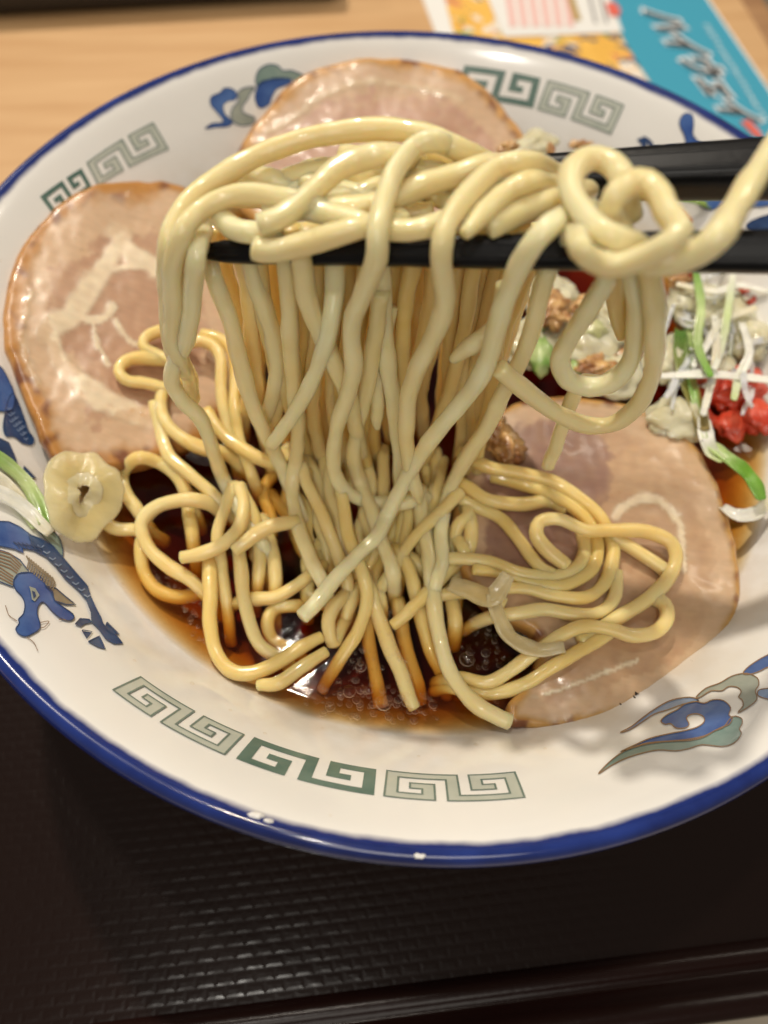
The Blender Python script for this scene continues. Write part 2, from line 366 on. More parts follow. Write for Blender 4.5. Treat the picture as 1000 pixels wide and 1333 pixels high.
tray = empty('serving_tray', 'dark brown lacquered tray with woven texture under the ramen bowl', 'tray'); place(tray)
V, F = box_geo(-.215, .135, -.1292, .052, -.005, 0)
mesh_obj('tray_floor', V, F, M['weave'], tray, smooth=False)
def lip(profile, x0, x1, y0, y1, rc, seg=8):
    """moulded border swept round the tray floor; profile = (outward, height)"""
    V = []; F = []; ring = []
    for (cx, cy, a0) in ((x1, y0, -90), (x1, y1, 0), (x0, y1, 90), (x0, y0, 180)):
        for k in range(seg + 1):
            a = math.radians(a0 + 90 * k / seg); sx = 1 if cx == x1 else -1; sy = 1 if cy == y1 else -1
            ring.append((cx - sx * rc, cy - sy * rc, math.cos(a), math.sin(a)))
    n = len(ring); m_ = len(profile)
    for (cx, cy, c, s) in ring:
        for (o, z) in profile: V.append(Vector((cx + c * (rc + o), cy + s * (rc + o), z)))
    for i in range(n):
        for j in range(m_ - 1):
            a = i * m_ + j; b = ((i + 1) % n) * m_ + j
            F.append((a, b, b + 1, a + 1))
    return V, F
V, F = lip([(-.004, -.0049), (-.0005, .0002), (.0005, .0016), (.0022, .0026), (.0036, .0022), (.0046, .0012), (.0056, .0016), (.0072, .0044), (.0092, .0060), (.0112, .0062), (.0128, .0052), (.0134, .0036), (.0126, -.002), (.010, -.0058), (-.004, -.006)], -.215, .135, -.1292, .052, .014)
mesh_obj('tray_border', V, F, M['lacquer'], tray)

bx = empty('lacquer_box', 'black lacquered box edge at the far end of the wooden table', 'box')
a = at_z(0, 28, TZ); b = at_z(447, 4, TZ); ang = math.atan2(b.y - a.y, b.x - a.x); L = (b - a).length
V, F = box_geo(-.20, L, 0, .14, .001, .022, .006, 4); mesh_obj('box_body', V, F, M['dark_box'], bx)
V, F = box_geo(-.197, L - .003, .003, .137, .0225, .027, .002, 3); mesh_obj('box_lid', V, F, M['dark_box'], bx)
bx.location = a; bx.rotation_euler = (0, 0, ang)

# ------------------------------------------------------------------ leaflet on the table
leaf = empty('leaflet', 'teal and white printed leaflet with slanted katakana lying on the table', 'leaflet')
PZ = TZ + .0006
M['paper'] = mat('paper', (.80, .79, .76), .5); M['teal'] = mat('teal', (.045, .33, .48), .4); M['pink'] = mat('pink', (.80, .50, .46), .5)
M['letter'] = mat('letter', (.05, .045, .045), .4); M['letter_white'] = mat('letter_white', (.82, .86, .88), .4); M['letter_grey'] = mat('letter_grey', (.30, .29, .29), .4)
M['gold'] = mat('gold', (.45, .30, .08), .4); M['red_print'] = mat('red_print', (.75, .14, .10), .4); M['pale_letter'] = mat('pale_letter', (.55, .75, .82), .4)
m = M['food_print'] = mat('food_print', (.6, .4, .1), .4)
tc = nd(m, 'ShaderNodeTexCoord'); vo = nd(m, 'ShaderNodeTexVoronoi'); cr = nd(m, 'ShaderNodeValToRGB'); ns = nd(m, 'ShaderNodeTexNoise'); va = nd(m, 'ShaderNodeMixRGB')
ns.inputs['Scale'].default_value = 60; va.inputs[0].default_value = .06
ln(m, tc.outputs['Object'], ns.inputs[0]); ln(m, tc.outputs['Object'], va.inputs[1]); ln(m, ns.outputs[1], va.inputs[2])
vo.inputs['Scale'].default_value = 95; ln(m, va.outputs[0], vo.inputs[0]); ln(m, vo.outputs['Color'], cr.inputs[0])
els = cr.color_ramp.elements; cr.color_ramp.interpolation = 'CONSTANT'
els[0].position = 0; els[0].color = (.80, .45, .08, 1); els[1].position = .34; els[1].color = (.85, .50, .10, 1)
for p, c in ((.50, (.70, .25, .12)), (.60, (.82, .72, .60)), (.70, (.20, .33, .07)), (.78, (.10, .10, .16)), (.86, (.85, .55, .14))):
    e = els.new(p); e.color = (*c, 1)
ln(m, cr.outputs[0], bsdf(m).inputs['Base Color'])
def flat(name, poly, mt, lift, parent=leaf):
    V = [at_z(u, v, PZ + lift) for u, v in poly]
    f = tuple(range(len(V)))
    n = (V[1] - V[0]).cross(V[2] - V[1])
    s = sum(V[i].x * V[(i + 1) % len(V)].y - V[(i + 1) % len(V)].x * V[i].y for i in range(len(V)))
    return mesh_obj(name, V, [f if s > 0 else f[::-1]], mt, parent, smooth=False)
def ribbon_uv(L, wd):
    Lf = []; Rt = []
    for i in range(len(L)):
        a = Vector(L[max(i - 1, 0)]); b = Vector(L[min(i + 1, len(L) - 1)]); d = (b - a).normalized(); n = Vector((-d.y, d.x)); p = Vector(L[i])
        ww = wd[i] if isinstance(wd, (list, tuple)) else wd
        Lf.append(tuple(p + n * ww / 2)); Rt.append(tuple(p - n * ww / 2))
    return Lf + Rt[::-1]
# the sheet itself: a thin slab whose left and right edges are those seen above the bowl
sheet = [(538, -38), (900, -38), (924, 0), (1000, 112), (1060, 200), (620, 200), (566, 40), (551, 0)]
V = [at_z(u, v, PZ) for u, v in sheet]; V2 = [p - Vector((0, 0, .0005)) for p in V]; n = len(V)
mesh_obj('paper_sheet', V + V2, [tuple(range(n))[::-1], tuple(range(n, 2 * n))] + [(i, (i + 1) % n, n + (i + 1) % n, n + i) for i in range(n)], M['paper'], leaf, smooth=False)
flat('food_picture', [(570, -38), (800, -38), (845, 100), (870, 190), (640, 190), (590, 40)], M['food_print'], .0003)
flat('teal_panel', [(775, -38), (897, -38), (921, 0), (997, 112), (1055, 200), (930, 200), (862, 130), (832, 85), (808, 45), (790, 0)], M['teal'], .0006)
flat('text_card', [(632, -38), (782, -38), (811, 42), (656, 48), (636, 0)], M['paper'], .0009)
for k in range(6):
    x = 654 + k * 15; flat('text_line', [(x, -30), (x + 9, -30), (x + 19, 34), (x + 10, 35)], M['pink'], .0012)
flat('gold_bar', [(731, -30), (739, -30), (757, 26), (748, 27)], M['gold'], .0012)
for k in range(2):
    flat('text_line', [(762 + k * 14, -20), (766 + k * 14, -20), (778 + k * 14, 30), (774 + k * 14, 30)], M['letter_grey'], .0012)
flat('red_mark', [(788, 4), (800, 2), (808, 12), (806, 21), (794, 20)], M['red_print'], .0014)
flat('red_mark', [(964, 158), (976, 156), (990, 172), (994, 182), (984, 178)], M['red_print'], .0012)
def katakana(name, body, off, lift, mt, dx=0, dy=0):
    """the slanted title, set in Blender's own typeface and laid flat on the sheet"""
    cu = bpy.data.curves.new(name, 'FONT'); cu.body = body; cu.offset = off; cu.resolution_u = 3
    o = bpy.data.objects.new(name, cu); COL.objects.link(o); bpy.context.view_layer.update()
    me = bpy.data.meshes.new_from_object(o.evaluated_get(bpy.context.evaluated_depsgraph_get()))
    V = [at_z(836 + dx + v.co.x / .97 * 22 + v.co.y * 56, 11 + dy + v.co.x / .97 * 28 + v.co.y * 8, PZ + lift) for v in me.vertices]
    F = orient(V, [tuple(p.vertices) for p in me.polygons], lambda p: Vector((0, 0, 1)))
    bpy.data.objects.remove(o); return mesh_obj(name, V, F, mt, leaf, smooth=False)
katakana('title_outline', 'ハイウェイ', .10, .0009, M['letter_white'])
katakana('title_shade', 'ハイウェイ', .035, .00125, M['letter_grey'], .5, 1.0)
katakana('title_letters', 'ハイウェイ', .022, .0015, M['letter'])
for k in range(22):
    t = k / 21; x = 921 + 76 * t + random.uniform(-1, 1); y = 33 + 122 * t
    flat('small_letter', ribbon_uv([(x - 3.5, y + random.uniform(-1.2, 1.2)), (x + 3.5, y + 2 + random.uniform(-1.5, 1.5))], 2.2), M['pale_letter'], .0009)

# ------------------------------------------------------------------ ramen bowl
bowl = empty('ramen_bowl', 'white porcelain ramen bowl with cobalt rim and blue dragon decoration', 'bowl')
def lathe(name, prof, mt, seg=256, parent=bowl, flip=False):
    V = []; F = []; m_ = len(prof)
    for i in range(seg):
        a = 2 * math.pi * i / seg
        wob = 1 + .0012 * math.sin(2 * a + .6)
        for (r, z) in prof: V.append(Vector((r * wob * math.cos(a), r * wob * math.sin(a), z)))
    for i in range(seg):
        for j in range(m_ - 1):
            a = i * m_ + j; b = ((i + 1) % seg) * m_ + j; F.append((a, b, b + 1, a + 1) if not flip else (a + 1, b + 1, b, a))
    return mesh_obj(name, V, F, mt, parent)
lathe('bowl_inside', [(max(r, .00005), z) for r, z in INNER], M['porcelain'])
rimp = [(.1074, -.0002), (.1080, .0001), (.1087, 0.0), (.1093, -.0006), (.1098, -.0016), (.1100, -.0029), (.1096, -.0040), (.1090, -.0045)]
lathe('blue_rim', [(a, b + ZR) for a, b in rimp], M['cobalt'])
outp = [(.1090, -.0045), (.1045, -.0085), (.098, -.0165), (.090, -.0265), (.080, -.0385), (.068, -.0505), (.055, -.0585), (.046, -.062), (.0445, -.0655), (.0440, -.0712), (.0425, -.0718), (.0405, -.0712), (.040, -.066), (.00005, -.0655)]
lathe('bowl_outside', [(a, b + ZR) for a, b in outp], M['glaze'])

def decal(name, poly, mt, off=.00012, sp=6, parent=bowl, label=None):
    v, f = tess(poly, sp); P = [on_bowl(q[0], q[1], off) for q in v]
    o = mesh_obj(name, P, orient(P, f, bowl_n), mt, parent)
    if label: o['label'] = label
    return o
def stroke(name, L, wd, mt, off=.0002, parent=bowl, closed=False):
    if closed: L = list(L) + [L[0]]
    P = []; F = []; Lr = []
    for a, b in zip(L, L[1:]):
        k = max(1, int(math.hypot(b[0] - a[0], b[1] - a[1]) / 5))
        for j in range(k): Lr.append((a[0] + (b[0] - a[0]) * j / k, a[1] + (b[1] - a[1]) * j / k))
    Lr.append(L[-1])
    rb = ribbon_uv(Lr, wd); n = len(Lr)
    P = [on_bowl(q[0], q[1], off) for q in rb]
    F = [(i, i + 1, 2 * n - 2 - i, 2 * n - 1 - i) for i in range(n - 1)]
    return mesh_obj(name, P, orient(P, F, bowl_n), mt, parent)
KEY = [(0, 0), (4, 0), (4, 3), (2, 3), (2, 2), (3, 2), (3, 1), (1, 1), (1, 4), (5, 4), (5, 0), (11, 0), (11, 5), (7, 5), (7, 2), (9, 2), (9, 3), (8, 3), (8, 4), (10, 4), (10, 1), (6, 1), (6, 5), (0, 5)]
def greek_key(quad, dark):
    """quad: photo corners bottom-left, bottom-right, top-right, top-left of one motif on the bowl wall"""
    c = [on_bowl(*q) for q in quad]; pol = []
    for p in c: pol.append((math.atan2(p.y, p.x), math.hypot(p.x, p.y)))
    base = pol[0][0]; pol = [(((t - base + math.pi) % (2 * math.pi)) - math.pi, r) for t, r in pol]
    def mp(x, y):
        x /= 11; y /= 5
        t = (pol[0][0] * (1 - x) + pol[1][0] * x) * (1 - y) + (pol[3][0] * (1 - x) + pol[2][0] * x) * y
        r = (pol[0][1] * (1 - x) + pol[1][1] * x) * (1 - y) + (pol[3][1] * (1 - x) + pol[2][1] * x) * y
        return t + base, r
    def P3(x, y, off):
        t, r = mp(x, y); p = Vector((r * math.cos(t), r * math.sin(t), zbowl(r))); return p + bowl_n(p) * off
    v, f = tess(KEY, .5); P = [P3(a, b, .00012) for a, b in v]
    o = mesh_obj('key_motif', P, orient(P, f, bowl_n), M['ink_green' if dark else 'ink_pale'], bowl)
    if not dark:
        L = KEY + [KEY[0]]; Lr = []
        for a, b in zip(L, L[1:]):
            k = max(1, int(math.hypot(b[0] - a[0], b[1] - a[1]) / .5))
            for j in range(k): Lr.append((a[0] + (b[0] - a[0]) * j / k, a[1] + (b[1] - a[1]) * j / k))
        V = []; F = []
        for a, b in zip(Lr, Lr[1:] + Lr[:1]):
            d = (Vector(b) - Vector(a)).normalized() * .09; n = Vector((-d.y, d.x)); i = len(V)
            a2 = Vector(a) - d; b2 = Vector(b) + d
            V += [P3(*(a2 + n), .0002), P3(*(b2 + n), .0002), P3(*(b2 - n), .0002), P3(*(a2 - n), .0002)]; F.append((i, i + 1, i + 2, i + 3))
        mesh_obj('key_outline', V, orient(V, F, bowl_n), M['ink_line'], o)
greek_key([(147, 899), (292, 983), (317, 957), (183, 882)], False)
greek_key([(307, 988), (487, 1036), (490, 1002), (331, 960)], True)
greek_key([(500, 1037), (683, 1039), (670, 1006), (504, 1004)], False)
greek_key([(590, 127), (694, 141), (704, 102), (605, 85)], True)
greek_key([(700, 142), (795, 174), (812, 137), (714, 105)], False)
greek_key([(128, 241), (219, 194), (199, 160), (113, 212)], False)
greek_key([(72, 283), (120, 244), (106, 219), (52, 256)], True)

def S(pts, sc, ox, oy): return [(ox + x / sc, oy + y / sc) for x, y in pts]
def motif(parts, name, sc, ox, oy, line_w=1.4, line='ink_brown'):
    for pn, ink, pts, sm in parts:
        poly = S(pts, sc, ox, oy)
        if sm: poly = smooth2(poly, 3)
        motif.n += 1
        o = decal(pn, poly, M[ink], .0001 + .00002 * (motif.n % 7), 5)
        if line_w: stroke('ink_outline', poly, line_w, M[line], .00026 + .00001 * (motif.n % 5), o, True)
motif.n = 0
motif([('cloud_motif', 'ink_light_blue', [(165, 500), (230, 465), (300, 410), (380, 355), (460, 315), (560, 300), (610, 320), (520, 340), (440, 370), (360, 395), (290, 440), (220, 485)], 1),
       ('cloud_motif', 'ink_sage', [(40, 735), (100, 670), (180, 610), (260, 580), (350, 560), (460, 550), (560, 545), (640, 525), (700, 490), (750, 470), (800, 410), (850, 420), (855, 450), (840, 480), (850, 510), (810, 560), (740, 580), (630, 570), (560, 590), (480, 605), (380, 600), (280, 620), (190, 650), (110, 690)], 1),
       ('cloud_motif', 'ink_blue', [(395, 435), (430, 400), (490, 370), (530, 340), (590, 325), (640, 335), (690, 315), (750, 320), (790, 360), (780, 400), (800, 420), (780, 455), (740, 470), (700, 490), (640, 520), (540, 540), (430, 550), (320, 560), (250, 580), (165, 610), (250, 570), (330, 535), (430, 510), (530, 490), (600, 470), (640, 440), (635, 410), (600, 395), (560, 400), (540, 420), (555, 455), (530, 475), (480, 475), (450, 450), (420, 455)], 1),
       ('cloud_motif', 'ink_grey', [(595, 300), (650, 250), (730, 220), (800, 180), (880, 165), (940, 190), (950, 230), (930, 265), (940, 310), (900, 350), (830, 390), (860, 350), (855, 315), (835, 300), (850, 270), (830, 245), (780, 240), (740, 265), (680, 265), (620, 300)], 1),
       ('cloud_motif', 'ink_blue', [(860, 165), (900, 120), (1000, 60), (1100, 30), (1200, 60), (1180, 150), (1100, 110), (1000, 130), (960, 150), (900, 170)], 1),
       ('cloud_motif', 'ink_light_blue', [(945, 290), (950, 260), (1000, 250), (1100, 240), (1180, 260), (1160, 310), (1080, 320), (1000, 310)], 1)], 'cloud_motif', 4.348, 770, 840)
motif([('cloud_motif', 'ink_blue', [(85, 490), (130, 455), (190, 450), (200, 430), (160, 380), (120, 330), (125, 280), (180, 255), (210, 225), (260, 230), (290, 260), (280, 300), (230, 310), (200, 340), (210, 390), (240, 420), (260, 450), (230, 475), (150, 480)], 1),
       ('cloud_motif', 'ink_grey', [(300, 250), (350, 220), (410, 220), (380, 260), (360, 300), (330, 340), (330, 380), (370, 400), (410, 420), (390, 460), (320, 470), (270, 450), (250, 400), (265, 350), (300, 310)], 1),
       ('cloud_motif', 'ink_sage', [(415, 200), (415, 150), (440, 100), (500, 70), (560, 80), (590, 110), (650, 110), (740, 145), (800, 155), (700, 180), (620, 160), (540, 160), (470, 180), (430, 210)], 1),
       ('cloud_motif', 'ink_blue', [(410, 270), (440, 190), (500, 170), (560, 165), (620, 165), (650, 185), (600, 210), (550, 230), (520, 280), (500, 330), (450, 355), (420, 330)], 1)], 'cloud_motif', 5, 250, 70, 1.2, 'ink_navy')
D = 5.556
motif([('dragon_body', 'ink_blue', [(-140, 230), (0, 220), (60, 222), (140, 260), (220, 320), (300, 350), (330, 420), (240, 430), (160, 415), (165, 450), (100, 420), (0, 400), (-140, 410)], 0),
       ('dragon_leg', 'ink_navy', [(200, 312), (300, 350), (380, 400), (440, 470), (500, 540), (560, 610), (630, 690), (650, 760), (690, 850), (725, 915), (740, 960), (780, 1010), (840, 1050), (885, 1105), (820, 1105), (760, 1070), (710, 1000), (660, 950), (655, 880), (620, 790), (560, 720), (470, 640), (400, 550), (330, 480), (240, 430)], 0),
       ('dragon_claw', 'ink_navy', [(540, 965), (575, 925), (640, 930), (660, 950), (605, 962), (580, 982)], 0), ('dragon_claw', 'ink_navy', [(590, 1008), (662, 1020), (625, 1066)], 0),
       ('dragon_claw', 'ink_navy', [(635, 1090), (715, 1050), (760, 1145), (700, 1125)], 0), ('dragon_claw', 'ink_navy', [(770, 950), (830, 1010), (860, 1040), (790, 1022), (756, 990)], 0),
       ('dragon_mane', 'ink_grey', [(-140, 430), (0, 430), (60, 450), (140, 500), (210, 590), (130, 600), (95, 650), (90, 695), (0, 660), (-140, 640)], 0),
       ('dragon_mane', 'ink_hair', [(325, 690), (400, 705), (470, 765), (545, 825), (470, 822), (390, 795), (365, 730)], 0),
       ('dragon_head', 'ink_blue', [(95, 650), (130, 600), (200, 590), (270, 605), (310, 650), (330, 690), (375, 730), (390, 790), (450, 840), (520, 890), (530, 925), (490, 940), (430, 920), (370, 870), (310, 805), (275, 830), (265, 890), (285, 960), (280, 1000), (240, 1030), (180, 1055), (130, 1035), (110, 1000), (135, 960), (130, 930), (165, 890), (175, 820), (150, 760), (105, 710)], 1)], 'dragon', D, 0, 640, 1.3, 'ink_navy')
decal('dragon_eye', S([(205, 695), (250, 710), (280, 760), (245, 805), (225, 790), (215, 730)], D, 0, 640), M['ink_grey'], .0004, 4)
decal('dragon_pupil', S([(222, 730), (245, 740), (252, 770), (235, 788)], D, 0, 640), M['ink_navy'], .00055, 4)
for k in range(9):
    y0 = 438 + k * 24; stroke('mane_hair', S([(-140, y0 - 10), (0, y0), (70, y0 + 20 + k * 2), (150 - k * 8, 540 + k * 14)] if k < 5 else [(-140, y0 - 10), (0, y0), (90, 620 + (k - 5) * 20)], D, 0, 640), 1.5, M['ink_brown'], .0003)
for k in range(12):
    x = 185 + k * 17; y = 470 + k * 14; stroke('mane_hair', S([(x, y), (x + 20, y + 40), (x + 5, y + 95)], D, 0, 640), 2.0, M['ink_hair'], .0003)
for k in range(9):
    x = 290 + k * 42; y = 390 + k * 45; stroke('dragon_scale', S([(x - 25, y + 5), (x, y + 22), (x + 22, y + 8)], D, 0, 640), 1.4, M['ink_light_blue'], .0004)
for k in range(7):
    x = 90 + k * 30; y = 370 + k * 4; stroke('dragon_fringe', S([(x, y), (x + 30, y + 22), (x + 45, y + 45)], D, 0, 640), 1.6, M['ink_navy'], .0004)
for L in ([(35, 830), (60, 900), (120, 945)], [(190, 1060), (240, 1100), (270, 1160)], [(285, 955), (350, 945), (320, 985), (290, 995)], [(420, 935), (450, 930), (480, 940)]):
    stroke('dragon_whisker', S(smooth2(L, 4, False), D, 0, 640), 1.0, M['ink_brown'], .0003)
motif([('dragon_body', 'ink_blue', [(-120, 60), (0, 100), (60, 200), (100, 300), (90, 400), (40, 420), (0, 420), (-120, 400)], 1),
       ('dragon_body', 'ink_navy', [(60, 330), (100, 300), (160, 440), (200, 560), (240, 620), (225, 662), (160, 650), (100, 605), (40, 600), (20, 540), (30, 450)], 1),
       ('dragon_body', 'ink_navy', [(-100, 600), (0, 620), (60, 650), (100, 740), (125, 810), (60, 780), (0, 740), (-100, 740)], 0),
       ('dragon_claw', 'ink_navy', [(170, 820), (200, 850), (258, 908), (200, 890), (165, 850)], 0),
       ('dragon_body', 'ink_blue', [(-100, 900), (0, 925), (60, 970), (110, 1060), (60, 1060), (0, 1030), (-100, 1000)], 1),
       ('dragon_fin', 'ink_sage', [(260, 1240), (340, 1260), (420, 1330), (450, 1420), (440, 1480), (380, 1400), (300, 1320)], 1)], 'dragon', 5.55, 0, 460, 1.2, 'ink_navy')
for j in range(3):
    for k in range(5):
        x = 60 + k * 26 + j * 8; y = 400 + k * 38 + j * 45 - k * 6
        stroke('dragon_scale', S([(x - 14, y), (x, y + 14), (x + 14, y)], 5.55, 0, 460), 1.0, M['ink_light_blue'], .00042)
motif([('dragon_head', 'ink_blue', [(480, 40), (510, 60), (515, 120), (510, 170), (530, 205), (570, 235), (640, 250), (640, 320), (330, 310), (320, 270), (370, 250), (440, 260), (465, 240), (455, 180), (430, 130), (425, 90), (445, 50)], 1),
       ('dragon_claw', 'ink_navy', [(150, 210), (200, 190), (240, 220), (262, 262), (292, 250), (292, 305), (250, 300), (215, 220), (190, 305), (170, 312), (182, 240)], 0),
       ('dragon_claw', 'ink_navy', [(90, 300), (130, 280), (180, 300), (185, 340), (90, 340)], 1),
       ('dragon_body', 'ink_blue', [(500, 560), (600, 520), (800, 510), (1000, 480), (1050, 560), (1000, 640), (850, 640), (760, 600), (700, 650), (600, 665), (530, 610)], 1),
       ('dragon_body', 'ink_navy', [(860, 760), (1000, 700), (1060, 720), (1060, 830), (910, 820)], 1)], 'dragon', 5, 800, 140, 1.2, 'ink_navy')

# ------------------------------------------------------------------ broth
seg = 192; prof = [(.00005, ZS)] + [(.0853 * k / 24, ZS) for k in range(1, 24)] + [(.0848, ZS + .00005), (.0856, ZS + .0005), (.0868, ZS + .0008), (.0872, ZS - .0008)]
prof += [(r + .0009, z - .0012) for r, z in reversed(INNER) if r < .0855] ; prof[-1] = (.00005, prof[-1][1])
broth = lathe('broth', prof, M['broth'], seg, None, BFLIP)
tag(broth, 'dark amber soy broth filling the white bowl', 'broth')

for k, (u, v, r) in enumerate(((333, 1062, .0008), (350, 1069, .0005), (546, 1114, .0007))):  # highlights on the blue rim, modelled as small white patches
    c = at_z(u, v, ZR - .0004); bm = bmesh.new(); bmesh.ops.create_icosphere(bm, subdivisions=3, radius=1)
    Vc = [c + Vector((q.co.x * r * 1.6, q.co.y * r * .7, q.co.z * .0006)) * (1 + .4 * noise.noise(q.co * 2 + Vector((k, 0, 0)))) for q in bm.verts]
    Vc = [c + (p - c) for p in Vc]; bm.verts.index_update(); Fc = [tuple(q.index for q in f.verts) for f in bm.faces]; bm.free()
    mesh_obj('rim_highlight', Vc, Fc, M['glaze'], bowl)

# ------------------------------------------------------------------ sliced pork
def plane3(a, b, c):
    n = (b - a).cross(c - a).normalized()
    if n.z < 0: n = -n
    return a, n
def on_plane(u, v, pl):
    d = ray(u, v); p0, n = pl; return CAM + d * ((p0 - CAM).dot(n) / d.dot(n))
def lerp3(a, b, t): t = max(0, min(1, t)); return tuple(a[i] + (b[i] - a[i]) * t for i in range(3))
def pork(label, outline, pl, streaks, thick=.0030, rind_w=27, meat=((.43, .245, .15), (.51, .31, .195)), rind=(.46, .21, .045), fat=(.62, .43, .27), patch=None, warp=.0009, sp=4.2):
    root = empty('pork_slice', label, 'pork slice', 'slices of roast pork in the bowl')
    poly = smooth2(outline, 4)
    poly = [(x + 2.0 * noise.noise(Vector((x * .05, y * .05, 1))) + 2.6 * noise.noise(Vector((x * .13, y * .13, 4))), y + 2.0 * noise.noise(Vector((x * .05, y * .05, 7))) + 2.6 * noise.noise(Vector((x * .13, y * .13, 9)))) for x, y in poly]
    v, f = tess(poly, sp); n = pl[1]; P = []; C = []; dist = []; kind = []
    sm = [(smooth2(s, 5, False), wd) for s, wd in streaks]
    for q in v:
        d = line_d(q, poly, True); q3 = Vector((q[0] * .012, q[1] * .012, 3))
        big = noise.noise(q3); fine = noise.noise(q3 * 6) ; vf = noise.noise(q3 * 10)
        p = on_plane(q[0], q[1], pl) + n * (warp * big * 1.4 + .00012 * fine - .0011 * max(0, 1 - d / 7) ** 2)
        w_ = rind_w * (1 + .5 * noise.noise(Vector((q[0] * .02, q[1] * .02, 11))) + .3 * noise.noise(Vector((q[0] * .09, q[1] * .09, 13))))
        base = lerp3(meat[0], meat[1], .5 + .45 * fine + .5 * big)
        vein = abs(noise.noise(Vector((q[0] * .022, q[1] * .03, 21)))); base = lerp3(lerp3(base, fat, .2), base, .2 + vein * 5)
        k = 'meat'
        ringd = min(abs(d - 34 - 9 * big), abs(d - 62 - 12 * fine)); base = lerp3(lerp3(base, fat, .28), base, ringd / 9)
        if patch and inside((q[0] + 14 * fine, q[1] + 14 * big), patch[0]): base = lerp3(patch[1], base, max(0, 1 - line_d(q, patch[0], True) / 8) * .5 + .12 + .2 * fine)
        # marbling
        sd = 9
        for L, wd in sm:
            sd = min(sd, line_d((q[0] + 4 * fine, q[1] + 4 * big), L) / (wd * (1 + .5 * big + .25 * fine)))
        base = lerp3(lerp3(fat, (.80, .68, .49), .7 + .3 * fine), base, (sd - .7) / .42)
        if sd < 1: k = 'fat_streak'
        # fatty layer under the browned rind
        base = lerp3(lerp3(fat, base, .25), base, (d - w_ * 2.4) / 6 + .4 * fine)
        spot = lerp3(rind, (.20, .065, .02), max(0, noise.noise(Vector((q[0] * .06, q[1] * .06, 31))) * 2.6 - .2))
        base = lerp3(spot, base, (d - w_ * .55) / (w_ * .55))
        if d < w_ * .8: k = 'rind'
        P.append(p + n * .00014 * max(0, min(1, (1.25 - sd) / .5))); C.append(base); kind.append(k)
    f = orient(P, f, lambda p: n)
    cnt = {}
    for t in f:
        for a, b in ((t[0], t[1]), (t[1], t[2]), (t[2], t[0])): cnt[(a, b)] = cnt.get((a, b), 0) + 1
    border = [(a, b) for (a, b) in cnt if (b, a) not in cnt]
    groups = {'meat': [], 'rind': [], 'fat_streak': []}
    for t in f:
        ks = [kind[i] for i in t]; groups[max(set(ks), key=ks.count)].append(t)
    low = {}
    PP = list(P); CC = list(C)
    for a, b in border:
        for i in (a, b):
            if i not in low:
                low[i] = (len(PP), len(PP) + 1)
                c = lerp3(C[i], (.35, .13, .03), .3)
                PP.append(P[i] - n * thick * .5 + (P[i] - P[i].lerp(P[i], 1))); CC.append(c); PP.append(P[i] - n * thick); CC.append(c)
        groups['rind'].append((b, a, low[a][0], low[b][0])); groups['rind'].append((low[b][0], low[a][0], low[a][1], low[b][1]))
    for nm in ('meat', 'fat_streak', 'rind'):
        fs = groups[nm]
        if not fs: continue
        used = sorted({i for t in fs for i in t}); mp_ = {i: k for k, i in enumerate(used)}
        mesh_obj(nm, [PP[i] for i in used], [tuple(mp_[i] for i in t) for t in fs], M['pork'], root, True, [CC[i] for i in used])
    # underside, so the slice is closed
    under = [P[i] - n * thick for i in range(len(P))]
    mesh_obj('underside', under, [t[::-1] for t in f], M['pork'], root, True, C)
    return root
plL = plane3(on_bowl(10, 420, .0036), on_bowl(170, 238, .0036), at_z(290, 520, ZS + .0006))
pork('large round pork slice with browned edge and white fat swirl, left in the bowl',
     [(4, 400), (22, 330), (60, 275), (110, 245), (180, 232), (240, 240), (300, 290), (330, 380), (330, 470), (300, 545), (230, 590), (150, 610), (90, 610), (60, 580), (30, 510), (8, 450)], plL,
     [([(160, 305), (125, 365), (95, 412), (66, 428), (80, 470), (110, 505), (150, 530), (195, 545)], 14), ([(95, 410), (130, 415), (148, 400)], 6), ([(120, 420), (128, 450), (140, 475)], 3.5),
      ([(150, 300), (170, 330), (205, 350)], 13), ([(148, 350), (180, 348), (215, 358)], 4), ([(40, 380), (30, 440), (50, 500)], 3.5), ([(150, 415), (165, 440), (185, 450)], 3.5)])
plB = plane3(on_bowl(500, 74, .0034), at_z(340, 300, ZS + .003), at_z(640, 300, ZS + .003))
pork('pink pork slice standing against the far wall of the bowl behind the noodles',
     [(306, 205), (330, 160), (375, 110), (430, 82), (500, 72), (565, 78), (625, 105), (665, 148), (692, 195), (695, 250), (650, 310), (560, 340), (440, 340), (340, 300), (305, 250)], plB,
     [([(400, 135), (470, 108), (540, 110), (600, 130)], 4), ([(350, 170), (400, 140)], 4)], meat=((.50, .275, .19), (.56, .35, .25)), rind_w=18, rind=(.56, .29, .08))
plR = plane3(on_bowl(962, 770, .0034), on_bowl(700, 945, .0036), at_z(700, 600, ZS + .0032))
pork('broad pale pork slice lying half under the noodles, right side of the bowl',
     [(632, 555), (660, 528), (700, 515), (760, 515), (830, 528), (890, 562), (930, 612), (950, 670), (966, 740), (962, 790), (935, 850), (890, 890), (820, 925), (740, 945), (672, 942), (662, 920), (690, 880), (700, 830), (650, 800), (620, 770), (590, 700), (600, 620)], plR,
     [([(800, 672), (820, 655), (850, 650), (878, 668), (888, 700), (890, 740)], 6), ([(690, 905), (750, 890), (830, 860)], 2.5), ([(700, 840), (730, 830), (760, 838)], 5)], meat=((.44, .265, .155), (.55, .36, .205)), rind_w=13, rind=(.52, .28, .075), patch=([(645, 560), (690, 535), (760, 545), (800, 585), (795, 640), (760, 670), (800, 720), (720, 760), (620, 740), (610, 640)], (.30, .165, .12)))

